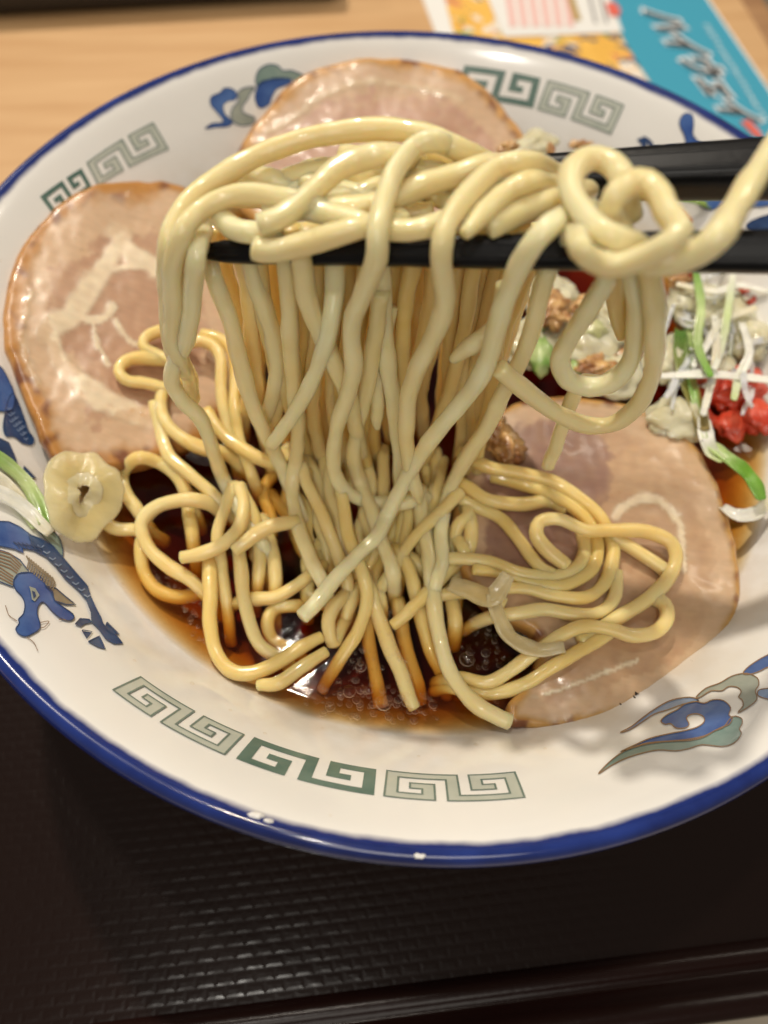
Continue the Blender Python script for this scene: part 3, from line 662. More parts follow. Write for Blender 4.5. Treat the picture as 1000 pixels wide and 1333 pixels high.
# ------------------------------------------------------------------ chopsticks
def chopstick(label, a, b, ra, rb, roll):
    root = empty('chopstick', label, 'chopstick', 'pair of black chopsticks lifting the noodles')
    d = (b - a).normalized(); up = (Vector((0, 0, 1)) - d * d.z).normalized(); sd = d.cross(up)
    up, sd = up * math.cos(roll) + sd * math.sin(roll), sd * math.cos(roll) - up * math.sin(roll)
    n = 40; sh = []
    for k in range(24):
        t = 2 * math.pi * k / 24; c, s = math.cos(t), math.sin(t); q = (abs(c) ** 5 + abs(s) ** 5) ** (-1 / 5); sh.append((c * q, s * q))
    V = []; F = []
    for i in range(n + 1):
        t = i / n; r = ra + (rb - ra) * t
        if i == 0: r *= .55
        if i == n: r *= .8
        for c, s in sh:
            g = 1 - (.06 if (i % 2 and t < .22) else 0)     # fine grip rings near the tip
            V.append(a + (b - a) * t + (up * c + sd * s) * r * g)
    m_ = len(sh)
    for i in range(n):
        for k in range(m_): F.append((i * m_ + k, i * m_ + (k + 1) % m_, (i + 1) * m_ + (k + 1) % m_, (i + 1) * m_ + k))
    F.append(tuple(range(m_))[::-1]); F.append(tuple(range(n * m_, n * m_ + m_)))
    mesh_obj('stick', V, F, M['black'], root)
    for s0 in (-.35, .35):                                  # fine ridges along the top face
        V = []; F = []
        for i in range(31):
            t = .01 + .97 * i / 30; r = ra + (rb - ra) * t; p = a + (b - a) * t + up * r * 1.0
            for x, h in ((-.09, -.00002), (0, .00009), (.09, -.00002)): V.append(p + sd * r * (s0 + x) + up * h)
        for i in range(30):
            for k in range(2): F.append((i * 3 + k, i * 3 + k + 1, i * 3 + 4 + k, i * 3 + 3 + k))
        mesh_obj('ridge', V, orient(V, F, lambda p: up), M['black'], root)
    return root
p0 = at_y(258, 328, YH); p1 = at_y(1000, 328, YH - .002); p1 = p0 + (p1 - p0) * 2.3
chopstick('black chopstick in front with the noodles draped over it', p0, p1, .0017, .0042, .75)
p0 = at_y(430, 243, -.0075); p1 = at_y(1000, 220, -.0085); p1 = p0 + (p1 - p0) * 2.2
chopstick('black chopstick behind the knotted noodle, further from the viewer', p0, p1, .0021, .0058, .35)

# ------------------------------------------------------------------ noodles
RN = .00157
def hpt(u, v, k=0.0, zmin=.0018):
    p = at_y(u, v, YH + max(0, 310 - v) * .00015 + k / 1000)
    if p.z < ZS + zmin: p = at_z(u, v, ZS + zmin)
    return p
SLICES = [(plL, [(4, 400), (60, 275), (180, 232), (300, 290), (330, 380), (330, 470), (300, 545), (230, 590), (150, 610), (60, 580)]), (plR, [(632, 555), (760, 515), (890, 562), (966, 740), (935, 850), (820, 925), (672, 942), (700, 830), (620, 770), (590, 700)])]
def spt(u, v, k=2.0):
    p = at_z(u, v, ZS + (k - .9 * max(0, min(1, (5 - k) / 2))) / 1000)
    for pl, poly in SLICES:                      # never sunk into a pork slice
        if inside((u, v), poly):
            c = on_plane(u, v, pl) + pl[1] * (RN * .95 + max(0, k - 4.5) * .0004)
            if (c - CAM).length < (p - CAM).length: p = c
    return p
def plunge(C, taper):
    for e in (0, -1):
        if taper[e] != 1: continue
        a, b = (C[0], C[1]) if e == 0 else (C[-1], C[-2])
        if a.z > ZS + .0045: continue
        d = a - b; d.z = 0
        if d.length < 1e-6: continue
        d.normalize(); q = [a + d * .0028 - Vector((0, 0, .0022 + max(0, a.z - ZS) * .6)), a + d * .0048 - Vector((0, 0, .0060 + max(0, a.z - ZS)))]
        for p in q:
            p.z = max(p.z, zbowl(math.hypot(p.x, p.y)) + .002)
        C = [q[1], q[0]] + C if e == 0 else C + q
    return C
def lift_noodle(label, pts, k=0.0, r=RN, group='noodles lifted on the chopsticks', mt='noodle', taper=(1, 1)):
    lift_noodle.n += 1
    C = plunge([hpt(p[0], p[1], p[2] if len(p) > 2 else k, .0018 + .0012 * ((lift_noodle.n * 7) % 4)) for p in pts], taper)
    V, F = tube_geo(C, r * (1 + .06 * noise.noise(Vector((lift_noodle.n * 1.37, 0, 0)))), 14, seed=lift_noodle.n, taper=taper)
    return tag(mesh_obj('noodle', V, F, M[mt]), label, 'noodle', group)
def soup_noodle(label, pts, k=2.0, r=RN, group='noodles resting in the broth', taper=(1, 1)):
    lift_noodle.n += 1
    C = plunge([spt(p[0], p[1], p[2] if len(p) > 2 else k) for p in pts], taper)
    V, F = tube_geo(C, r * .93 * (1 + .06 * noise.noise(Vector((lift_noodle.n * 1.37, 0, 0)))), 14, seed=lift_noodle.n, taper=taper)
    return tag(mesh_obj('noodle', V, F, M['noodle_soup_glow']), label, 'noodle', group)
lift_noodle.n = 0
N = lift_noodle; Q = soup_noodle
# --- draped over the front chopstick
N('noodle arching over the top of the lifted bundle and hanging down its far left', [(236, 478, -2), (222, 440), (218, 385), (219, 325), (232, 283), (262, 250), (315, 213), (380, 186), (440, 173), (500, 167), (548, 174), (592, 192), (640, 215, 4)], -3, RN * 1.02)
N('noodle bending over the left tip of the chopstick with bright glints', [(252, 520, 2), (248, 495, 1), (236, 470), (225, 440), (227, 400), (227, 345), (238, 302), (264, 273), (302, 256), (345, 254), (392, 264), (445, 282, 0)], -5)
N('twisted noodle at the left that runs down into the soup', [(266, 296, 2), (256, 330), (252, 370), (248, 415), (240, 447), (228, 470), (224, 497), (238, 522), (262, 546), (276, 582), (290, 622), (306, 655), (327, 685), (340, 705)], -5)
N('noodle with a blunt cut end pointing left, upper of two above the chopstick', [(338, 293), (362, 285), (385, 270), (408, 248), (435, 223), (465, 208), (502, 202), (545, 208, 3)], -5.5)
N('noodle with a blunt cut end crossing the chopstick, lower of two', [(331, 323), (360, 326), (400, 316), (435, 305), (478, 294), (525, 285, -1)], -5)
N('noodle stub tucked under the arch beside the chopstick tip', [(285, 281), (305, 297), (330, 303), (362, 300, 0)], -2.5)
N('noodle draped over the chopstick that swings out in a wide S below', [(605, 200, 3), (568, 184), (536, 194), (513, 226), (500, 262), (493, 300), (491, 335), (478, 370), (461, 408), (457, 440), (461, 478), (453, 513), (439, 553), (434, 595), (440, 625), (460, 646), (490, 655), (522, 655), (550, 648, 2)], -6)
N('long noodle draped over the chopstick ending in a pointed cut tip', [(725, 225, 2), (686, 211), (648, 219), (612, 249), (586, 285), (576, 320), (577, 360), (578, 400), (566, 436), (545, 477), (531, 517), (529, 560), (533, 605), (546, 652)], -6.5, RN * 1.03, taper=(1, .45))
N('thick noodle running diagonally from under the knot down to lower left', [(768, 272, 0), (728, 286), (700, 310), (679, 342), (662, 380), (648, 422), (637, 466), (612, 512), (578, 550), (550, 588), (527, 626), (506, 667), (491, 697), (464, 724), (436, 754), (412, 785), (393, 803)], -7, RN * 1.06)
N('brownish noodle hanging just right of the thick diagonal one', [(748, 300), (718, 340), (703, 385), (692, 430), (674, 476), (653, 515), (632, 560), (606, 598), (585, 640), (574, 690), (576, 730), (568, 760)], -2, RN * 1.03)
N('short pale noodle tip poking out left of the thick diagonal strand', [(590, 468), (606, 455), (627, 440), (650, 415, -1), (658, 370, 0)], -4, taper=(.55, 1))
N('noodle lying across the bundle above the draped strands', [(345, 276), (400, 270), (452, 271), (502, 261), (546, 243), (592, 228), (634, 214), (672, 216, 3)], -2.5)
N('noodle along the lower edge of the bundle touching the chopstick', [(395, 270), (440, 282), (486, 293), (530, 299), (570, 291), (605, 278, 1)], -3.5)
N('noodle with a rounded tip at the middle of the bundle', [(605, 304), (620, 289), (640, 268), (664, 248), (692, 236), (730, 242, 2)], -6, taper=(.6, 1))
N('noodle slanting up towards the knot from the chopstick', [(636, 296), (665, 281), (696, 268), (732, 258), (768, 248, 1)], -3.5)
# --- knot
N('uppermost ring of the knotted noodle at the right of the bundle', [(822, 285, -3), (817, 262, -6), (812, 238), (802, 218), (782, 206), (761, 209), (747, 224), (744, 244), (752, 267), (772, 292), (798, 309), (830, 319, -7)], -10, RN * 1.05)
N('noodle curled into the front ring of the knot', [(812, 306, -5), (797, 284, -8), (798, 260), (815, 242), (838, 238), (857, 252), (867, 272), (880, 288), (883, 303), (868, 319), (838, 335), (803, 346), (775, 340), (756, 323), (748, 300, -6)], -13, RN * 1.03)
N('noodle leaving the knot and rising out of the right edge of the picture', [(815, 330, -7), (846, 341), (876, 338), (906, 328), (934, 306), (958, 270), (981, 231), (1008, 190), (1045, 135)], -11, RN * 1.0)
# --- loops on the right
N('wide noodle loop hanging below the knot, outer of two', [(842, 330), (850, 370), (853, 410), (853, 450), (848, 490), (832, 525), (805, 549), (775, 555), (740, 545), (706, 526), (676, 501), (650, 479)], -6, RN * 1.0)
N('teardrop noodle loop hanging below the knot, inner of two', [(800, 332), (787, 370), (765, 405), (741, 440), (730, 470), (741, 495), (768, 505), (799, 496), (819, 472), (828, 440), (829, 405), (825, 370), (820, 335)], -4, RN * .98)
N('cut noodle end dangling below the teardrop loop', [(714, 606), (728, 568), (743, 525), (757, 498), (786, 498), (815, 475), (826, 438), (826, 380, 3), (824, 330, 4)], 2, RN * .95)
N('short noodle end hanging inside the teardrop loop', [(806, 335), (803, 375), (805, 410), (812, 436)], 4, taper=(1, .8))
# --- hanging curtain, front
G2 = 'noodles hanging below the chopstick'
N('noodle hanging from near the chopstick tip, leaning right as it falls', [(272, 330, 2), (278, 362), (292, 398), (306, 440), (315, 480), (327, 522), (346, 566), (362, 597), (373, 626), (388, 660)], -1, group=G2)
N('noodle swinging down to the left with a square cut end', [(436, 330, 2), (436, 375, 0), (430, 430), (413, 480), (391, 525), (369, 558), (354, 579)], -4, group=G2)
N('noodle falling diagonally right beside the S shaped strand', [(390, 320), (395, 355), (401, 393), (415, 430), (433, 468), (447, 498), (460, 540), (470, 590, 2)], -3.5, group=G2)
N('long noodle hanging left of centre that kinks and enters the soup', [(372, 330), (376, 390), (378, 435), (381, 480), (386, 520), (388, 560), (386, 600), (381, 640), (388, 685), (403, 725), (420, 757)], -1.5, group=G2)
N('narrow noodle bending back on itself between the left hanging strands', [(325, 330), (336, 374), (350, 419), (359, 457), (361, 486), (356, 515), (346, 545)], 3, group=G2)
N('straight noodle hanging at the centre of the curtain', [(494, 330), (499, 400), (505, 465), (513, 530), (520, 590), (524, 640)], 0, group=G2)
N('short noodle with a pointed tip hanging at the centre of the curtain', [(508, 400, 3), (498, 440), (492, 480), (491, 520), (492, 557)], 1, RN * .95, group=G2, taper=(1, .45))
N('noodle following the S shaped strand close on its right', [(496, 380), (486, 450), (478, 500), (468, 545), (461, 590), (467, 625), (482, 660), (497, 705), (510, 740)], -1.5, group=G2)
N('noodle passing the cut tip on its way to the right hand broth', [(548, 640, 1), (549, 676), (558, 718), (563, 774), (575, 842), (592, 886), (620, 918), (648, 934), (664, 940)], -4, RN * 1.04, group=G2, taper=(1, .97))
# --- dense curtain behind the front chopstick
random.seed(21)
GB = 'dense noodles behind the front chopstick'
def fall_noodle(label, x, k, v0=296, sway=.0012):
    """a strand hanging straight down from the bundle into the broth"""
    lift_noodle.n += 1; t = at_y(x, v0, YH + k / 1000); zb = max(ZS - .006, zbowl(math.hypot(t.x, t.y)) + .003); C = []
    ph = random.uniform(0, 9)
    for q in range(8):
        f = q / 7; C.append(Vector((t.x + sway * math.sin(ph + f * 5) * (.2 + f) + random.uniform(-.0004, .0004), t.y + sway * math.cos(ph * 2 + f * 4) * f, t.z + (zb - t.z) * f)))
    V, F = tube_geo(C, RN * random.uniform(.9, 1.05), 14, seed=lift_noodle.n)
    return tag(mesh_obj('noodle', V, F, M['noodle_soup_glow']), label, 'noodle', GB)  # amber colour stands in for light glowing through the curtain
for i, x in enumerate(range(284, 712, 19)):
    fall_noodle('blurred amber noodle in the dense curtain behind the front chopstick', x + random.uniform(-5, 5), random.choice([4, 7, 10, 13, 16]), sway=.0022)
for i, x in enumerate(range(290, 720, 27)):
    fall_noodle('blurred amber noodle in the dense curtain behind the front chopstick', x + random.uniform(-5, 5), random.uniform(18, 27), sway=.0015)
for i in range(9):
    x0 = 290 + i * 20 + random.uniform(-10, 10); y0 = 262 - i * 3 + random.uniform(-30, 22)
    N('noodle buried in the bundle between the two chopsticks', [(x0 + q * 46, y0 + random.uniform(-14, 14) + (8 if q > 3 else 0), random.uniform(1, 6)) for q in range(7)], 3, group='noodles inside the bundle')
# --- left broth noodles
Q('noodle looping left and back beside the onion ring, outermost', [(270, 656, 4), (240, 651, 5), (208, 658, 4.5), (188, 674, 4), (185, 692, 3.5), (195, 715, 3), (217, 735, 2.5), (248, 755, 1.5), (268, 775, -1)])
Q('noodle making a round arch right of the onion ring', [(246, 652, 2), (232, 620, 3.5), (208, 602, 4), (180, 600, 4), (162, 616, 3), (164, 642, 2), (180, 665, 1)])
Q('noodle in an open bend on the lower edge of the left pork slice', [(295, 592, 4), (262, 583, 5), (240, 573, 6), (220, 555, 6.5), (209, 532, 6.5), (214, 512, 6), (238, 498, 5)])
Q('noodle descending from the left pork slice into the heap', [(200, 528, 4.5), (207, 562, 4.5), (220, 593, 5), (245, 616, 5), (273, 641, 4), (296, 664, 2)])
Q('small noodle loop on the left pork slice, upper of two', [(248, 448, 7.5), (214, 440, 7.5), (191, 446, 7), (185, 458, 7), (200, 467, 7), (230, 473, 8)])
Q('noodle loop on the left pork slice, lower of two', [(232, 478, 6), (196, 473, 6), (168, 475, 6), (154, 488, 6), (164, 502, 6), (190, 506, 6.5), (228, 508, 7)])
Q('noodle bending down behind the twisted strand, nearer', [(240, 446, 9), (262, 444, 9), (280, 453, 9), (288, 472, 8.5), (288, 506, 7), (292, 540, 5.5), (300, 575, 4)])
Q('noodle bending down behind the twisted strand, further right', [(262, 436, 8), (288, 443, 8), (303, 460, 8), (306, 492, 7), (306, 530, 6), (312, 575, 4), (325, 610, 3)])
Q('noodle sweeping right under the hanging strands', [(268, 535, 6), (292, 566, 6), (320, 588, 5.5), (355, 603, 5), (392, 612, 4)])
Q('noodle with a blunt end pointing left in the left broth', [(236, 726, 4.5), (265, 720, 5), (292, 707, 5.5), (312, 686, 6), (318, 660, 6), (312, 632, 5)], taper=(.85, 1))
Q('short noodle with a blunt end lying across, right of the blunt end one', [(305, 717, 5), (332, 697, 6), (358, 683, 6.5), (388, 679, 5)], taper=(.85, 1))
Q('noodle standing almost upright in the left broth', [(302, 636, 4), (291, 668, 4.5), (284, 700, 3.5), (288, 740, 2), (293, 775, .5), (296, 800, -2)])
Q('noodle bent like a hairpin at the front left of the broth', [(272, 735, 3), (274, 770, 3), (273, 810, 2.5), (280, 845, 2), (296, 870, 1.8), (320, 878, 2), (350, 868, 2.2), (385, 848, 2.4), (419, 829, 2.4)], taper=(1, .8))
Q('noodle length lying below the hairpin bend, nearest the bowl wall', [(336, 892, 1.2), (362, 890, 1.8), (392, 869, 2), (425, 848, 1.8)], taper=(.8, .8))
Q('noodle running into the hairpin bend from above', [(309, 695, 3.5), (313, 735, 3), (317, 775, 2.4), (325, 812, 1.5), (340, 842, .6), (364, 858, -.8)])
Q('noodle curving down left of the kinked strand', [(314, 636, 5), (328, 665, 4.5), (337, 695, 3.5), (338, 730, 1.5), (335, 760, -1)])
Q('noodle sinking into the dark broth left of centre', [(343, 680, 3), (354, 715, 2), (359, 755, 0), (358, 795, -3)])
Q('noodle lying crosswise with its cut end at the kinked strand', [(322, 781, .5), (358, 777, 1.5), (388, 761, 1.8), (410, 743, 1)])
Q('amber noodle curl sunk in the front left broth', [(380, 788, -.6), (358, 792, -.8), (349, 810, -1), (355, 832, -1.2), (376, 845, -2)])
Q('amber noodle just below the surface near the left bowl wall', [(183, 712, .5), (188, 745, -.6), (205, 768, -1), (235, 778, -1.5), (262, 772, -3)])
Q('noodle curving under the onion ring', [(128, 648, 1), (132, 672, 1.4), (150, 688, 1.6), (180, 690, 1)])
Q('noodle stub sunk between the left loops', [(245, 652, 1), (249, 690, .6), (252, 715, -1.5)])
# --- centre
Q('noodle curving left at the foot of the heap', [(440, 620, 8), (447, 656, 6), (453, 696, 4.5), (470, 740, 4), (478, 777, 3), (469, 816, 2), (452, 844, .5), (438, 866, -1.5)])
Q('noodle falling beside the kinked strand', [(392, 605, 7), (402, 634, 6), (422, 676, 4.5), (438, 718, 3), (450, 750, 1), (455, 790, -2)])
Q('bubble covered noodle pointing to the front of the bowl', [(462, 725, 2), (482, 768, 1.5), (496, 812, 1.3), (512, 852, 1), (528, 892, .8), (540, 922, .3)], taper=(1, .8))
Q('sunken amber noodle left of the bubble covered one', [(478, 790, -.8), (480, 838, -2.2), (490, 886, -2.8)])
Q('sunken amber noodle right of the bubble covered one', [(520, 790, -1), (526, 830, -2.4), (540, 880, -3.2)])
Q('noodle dipping behind the large right strand', [(520, 720, 3), (534, 746, 2.4), (546, 790, .8), (558, 840, -1), (572, 870, -2.5)])
Q('oval noodle bend standing up from the front broth', [(446, 778, 0), (434, 790, 2.4), (428, 812, 2.8), (434, 838, .5), (446, 815, -1)])
Q('noodle slanting down left behind the large right strand, with cut end', [(600, 640, 6), (572, 668, 5), (541, 698, 4), (517, 732, 3), (503, 752, 2)])
Q('short noodle with cut end below the slanting one', [(585, 742, 3.5), (552, 776, 3.4), (529, 799, 3), (511, 814, 2.4)], taper=(1, .85))
# --- right broth noodles
Q('outermost noodle of the coil on the right pork slice', [(596, 588, 7), (635, 608, 7), (670, 615, 7), (715, 626, 7), (752, 648, 6.5), (780, 672, 6), (796, 705, 5.5), (796, 735, 5), (784, 765, 4.5), (758, 782, 4), (720, 779, 4), (684, 770, 4), (650, 770, 3)])
Q('second noodle of the coil on the right pork slice', [(640, 620, 5), (690, 633, 5.5), (724, 648, 6), (755, 668, 6), (774, 695, 5.5), (776, 725, 5), (761, 751, 4.6), (730, 766, 4.6), (690, 761, 4.6), (655, 750, 4), (615, 744, 3)])
Q('inner noodle of the coil bending up to the S curl', [(580, 728, 4), (632, 730, 5), (675, 746, 5), (715, 755, 4.5), (745, 745, 4.5), (758, 722, 4.5), (757, 690, 5)])
Q('noodle with an S shaped curl crossing the coil and looping right', [(737, 737, 5.5), (713, 716, 6.5), (698, 695, 7.5), (704, 678, 8.5), (729, 676, 9), (762, 690, 9), (800, 690, 8.5), (842, 692, 7.5), (871, 704, 7), (881, 726, 6.5), (872, 750, 6), (848, 776, 6), (815, 798, 5.5), (785, 818, 4.5), (752, 838, 4)])
Q('noodle running to the right just above the coil', [(585, 622, 5), (610, 636, 5.5), (640, 652, 6), (680, 657, 5.5), (712, 657, 4), (735, 668, 2)])
Q('noodle slanting down right inside the coil', [(590, 646, 4.5), (625, 662, 4.5), (650, 678, 4.2), (672, 704, 4), (698, 738, 3.6), (718, 752, 2)])
Q('noodle lowest of the coil strands, beside the folded onion skin', [(640, 803, 3.4), (670, 802, 3.6), (704, 797, 3.8), (748, 804, 3.8), (779, 800, 3.6), (797, 780, 3.4), (800, 748, 3)])
Q('long noodle waving along the front of the right pork slice, upper', [(602, 883, 2), (635, 888, 2.5), (668, 870, 3.4), (700, 848, 4.6), (728, 828, 5.5), (762, 815, 6.5), (795, 820, 6.5), (825, 828, 6.5), (852, 824, 6.5), (868, 808, 6.5), (866, 788, 6.2), (848, 776, 5)])
Q('long noodle waving along the front of the right pork slice, lower', [(600, 896, .8), (632, 903, 1.4), (650, 902, 2), (682, 892, 2.6), (722, 868, 3.8), (760, 846, 4.4), (792, 826, 4.6)])
Q('noodle crossing under the S curl at the far right of the coil', [(795, 698, 6), (820, 712, 5.8), (845, 728, 5.6), (867, 744, 5)])
Q('pale noodle showing in the gap left of the coil', [(598, 650, 2), (611, 680, 2), (611, 712, 1.6), (600, 735, 1)])
Q('noodle behind the folded onion skin', [(572, 776, 2), (600, 770, 2.4), (632, 778, 2.4), (655, 790, 2)])
random.seed(5)
for i in range(12):
    x = random.uniform(330, 600); y = random.uniform(590, 720); a = random.uniform(.9, 2.2)
    L = 150; pts = []
    for q in range(6):
        pts.append((x + math.cos(a) * L * (q / 5 - .3) + random.uniform(-14, 14), y + math.sin(a) * L * (q / 5 - .3) + random.uniform(-10, 10), random.uniform(-3, .8)))
    Q('noodle in the sunken heap under the hanging strands', pts, group='sunken noodles of the heap')
for i in range(11):
    x = 372 + i * 21 + random.uniform(-8, 8); y = random.uniform(592, 622); lean = (500 - x) * .25; h = random.uniform(1.2, 3.4); jj = lambda: random.uniform(-9, 9)
    Q('noodle in the sunken heap under the hanging strands', [(x, y - 12, h), (x + lean * .3 + jj(), y + 25, h), (x + lean * .6 + jj(), y + 60, h * .8), (x + lean + jj(), y + 95, h * .3), (x + lean * 1.3 + jj(), y + 130, -1.5)], group='sunken noodles of the heap')

# ------------------------------------------------------------------ toppings
def ribbon3(name, label, cat, pts, wd, mt, cols, group=None, thick=.0005, curl=.25, seed=0):
    """thin curved sliver of vegetable: pts are 3-D points, cols = colour at start, middle, end"""
    P = resample(catmull(pts, 8), .0008); T, Nn = frames(P); V = []; F = []; C = []; n = len(P)
    for i in range(n):
        t = i / (n - 1); up = Vector((0, 0, 1)); s = T[i].cross(up); s = s.normalized() if s.length > .05 else Nn[i]; u = s.cross(T[i])
        ww = wd * (.35 + .65 * math.sin(math.pi * min(1, max(0, .08 + t * .84))) ** .5) * (1 + .2 * noise.noise(P[i] * 300 + Vector((seed, 0, 0))))
        c = lerp3(cols[0], cols[1], t * 2) if t < .5 else lerp3(cols[1], cols[2], t * 2 - 1)
        for x, h in ((-.5, curl), (-.18, 0), (.18, 0), (.5, curl), (.5, curl - .15), (0, -.2), (-.5, curl - .15)):
            hh = h * ww + (0 if x == 0 else 0)
            if h < 0 or (abs(x) == .5 and h != curl): hh = (curl * ww if abs(x) == .5 else 0) - thick
            V.append(P[i] + s * x * ww + u * hh)
            v_ = .12 * noise.noise((P[i] + s * x * ww) * 500); C.append(tuple(max(0, q * (1 + v_)) for q in c))
    for i in range(n - 1):
        for k in range(7): F.append((i * 7 + k, i * 7 + (k + 1) % 7, (i + 1) * 7 + (k + 1) % 7, (i + 1) * 7 + k))
    F.append(tuple(range(7))[::-1]); F.append(tuple(range((n - 1) * 7, n * 7)))
    o = mesh_obj(name, V, F, mt, None, True, C)
    return tag(o, label, cat, group)
def blob(name, label, cat, c, size, mt, col=None, group=None, rough=.35, rot=0, seed=0, sub=3, freq=140):
    bm = bmesh.new(); bmesh.ops.create_icosphere(bm, subdivisions=sub, radius=1); R_ = Matrix.Rotation(rot, 3, 'Z'); V = []; C = []
    for v in bm.verts:
        q = v.co.copy(); k = 1 + rough * noise.noise(q * 1.7 + Vector((seed * 5.3, 0, 0))) + rough * .5 * noise.noise(q * 4.5 + Vector((seed * 2.3, 4, 0)))
        p = R_ @ Vector((q.x * size[0] * k, q.y * size[1] * k, q.z * size[2] * k)); V.append(Vector(c) + p)
        if col: C.append(lerp3(col[0], col[1], .5 + 1.1 * noise.noise((Vector(c) + p) * freq)))
    bm.verts.index_update(); F = [tuple(v.index for v in f.verts) for f in bm.faces]; bm.free()
    return tag(mesh_obj(name, V, F, mt, None, True, C if col else None), label, cat, group)
WHT = (.88, .87, .76); PG = (.55, .66, .30); GRN = (.16, .36, .035); DG = (.07, .20, .02); CRM = (.78, .70, .50)
def zt(u, v, k): return at_z(u, v, ZS + k / 1000)
GL = 'slivers of shredded leek on the right'
# heap of shredded leek, cabbage and red peppers at the right
for c, s, i, lab in (((905, 395), (.0085, .0075, .004), 1, 'pale shredded cabbage mound dusted with pepper, under the chopstick at right'), ((880, 545), (.006, .008, .003), 2, 'pale cabbage piece beside the right pork slice'), ((762, 440), (.0095, .0085, .003), 6, 'golden cabbage bed seen through the teardrop loop'), ((715, 385), (.008, .007, .003), 7, 'golden cabbage bed left of the inner loop'), ((820, 400), (.008, .010, .003), 8, 'pale cabbage bed right of the inner loop'), ((690, 445), (.007, .008, .003), 9, 'pale cabbage bed left of the green leek chunk'), ((800, 490), (.008, .006, .0025), 10, 'pale cabbage strip along the top of the right pork slice'), ((945, 410), (.009, .009, .0035), 11, 'pale cabbage under the red pepper at the right edge'), ((870, 470), (.006, .008, .003), 12, 'pale cabbage between the outer loop and the olive stalk'), ((975, 440), (.006, .007, .004), 3, 'translucent cabbage piece at the right edge'), ((925, 470), (.007, .006, .003), 5, 'white cabbage piece behind the crossing leek slivers'), ((690, 196), (.009, .005, .004), 4, 'pale cabbage showing behind the top of the noodle bundle')):
    blob('cabbage_piece', lab, 'cabbage', zt(*c, 4 if i != 4 else 14), s, M['onion'], ((.72, .66, .42), (.84, .80, .60)), 'pieces of pale cabbage', .30, i, i, 4, 260)
slv = [([(905, 350), (912, 400), (908, 450), (925, 490)], 10, (GRN, PG, GRN), 'bright green leek sliver hanging down from the chopstick', .0022),
       ([(955, 350), (948, 400), (940, 450), (930, 480)], 9, (WHT, PG, WHT), 'pale green leek sliver right of the bright green one', .0018),
       ([(860, 490), (920, 488), (970, 492), (1020, 498)], 8, (WHT, WHT, WHT), 'white leek sliver lying crosswise above the red pepper', .0022),
       ([(930, 410), (932, 460), (925, 500), (915, 540)], 8, (WHT, CRM, WHT), 'white leek sliver curving down beside the red pepper', .0020),
       ([(900, 480), (920, 450), (940, 420), (985, 400)], 8, (WHT, WHT, CRM), 'white leek sliver slanting up to the right', .0020),
       ([(885, 430), (888, 480), (905, 530), (915, 560)], 6, (DG, (.22, .22, .05), (.25, .18, .05)), 'olive pepper dusted leek stalk along the pork slice', .0040),
       ([(897, 420), (898, 480), (908, 540), (918, 570)], 6, (PG, GRN, PG), 'green leek sliver along the olive stalk', .0018),
       ([(925, 580), (950, 600), (975, 622), (990, 650)], 6, (PG, GRN, GRN), 'bright green leek leaf pointing down right of the pork slice', .0036),
       ([(915, 545), (918, 570), (925, 590), (940, 600)], 6, (WHT, WHT, PG), 'white leek end above the bright green leaf', .0036),
       ([(940, 660), (960, 672), (985, 668), (1000, 650)], 4, (WHT, WHT, CRM), 'white leek curl at the right wall of the bowl', .0030),
       ([(870, 258), (905, 262), (940, 275), (975, 282)], 12, (GRN, (.24, .33, .06), GRN), 'olive green leek sliver between the two chopsticks', .0020),
       ([(880, 370), (930, 380), (960, 372), (1000, 380)], 9, (CRM, WHT, WHT), 'white leek sliver just below the front chopstick', .0018),
       ([(965, 420), (975, 460), (962, 490), (955, 520)], 8, (WHT, WHT, PG), 'translucent leek sliver at the right edge', .0022)]
for i, (p, k, c, lab, wd) in enumerate(slv):
    ribbon3('leek_sliver', lab, 'leek sliver', [zt(u, v, k + (1.5 if j % 2 else 0)) for j, (u, v) in enumerate(p)], wd, M['veg'], c, GL, seed=i)
random.seed(17)
for i in range(44):
    u = random.uniform(876, 985); v = random.uniform(352, 480); a = random.uniform(-.8, 2.8); h = random.uniform(4.5, 8.5); st = random.uniform(8, 14); da = random.uniform(-.35, .35); p3 = []
    for q in range(6):
        p3.append(zt(u, v, h + random.uniform(-.8, .8) - .25 * abs(q - 2.5))); u += math.cos(a) * st; v += math.sin(a) * st; a += da + random.uniform(-.3, .3)
    c = random.choice([WHT, WHT, CRM, (.62, .68, .42)])
    ribbon3('leek_thread', 'thin white shredded leek thread in the heap under the chopstick at right', 'leek thread', p3, random.uniform(.0009, .0022), M['skin'], (c, WHT, c), 'white leek threads heaped at the right', thick=.0003, seed=i + 30)
for i, (u, v, k, s, rt, lab) in enumerate([(985, 378, 6, (.0042, .0030, .002), .8, 'red pepper piece at the right edge just below the chopstick'), (935, 425, 3, (.0026, .0016, .0012), 1.9, 'small red pepper strip among the leek slivers'),
        (945, 515, 3, (.0038, .0030, .0018), .3, 'red pepper piece under the crossing white leek'), (985, 540, 3, (.0042, .0034, .002), 2.0, 'red pepper piece at the right edge above the broth'), (955, 550, 1.5, (.0044, .0028, .0015), 1.1, 'glossy red pepper piece sinking in the broth'),
        (920, 500, 3.5, (.0036, .0034, .002), .9, 'red pepper piece left of the crossing leek end'), (970, 500, 4, (.0040, .0034, .002), .5, 'red pepper piece beneath the white crosswise leek at the edge'), (905, 540, 1.5, (.0030, .0036, .0015), 1.6, 'dark red pepper piece beside the pork edge'),
        (905, 285, 8, (.0050, .0016, .0012), -.4, 'red pepper strip between the two chopsticks'), (893, 355, 7, (.0022, .0014, .001), .2, 'red pepper bit touching the underside of the chopstick')]):
    blob('red_pepper_piece', lab, 'red pepper', zt(u, v, k), tuple(q * 1.3 for q in s), M['red'], None, 'pieces of red pepper', .5, rt, i + 20)
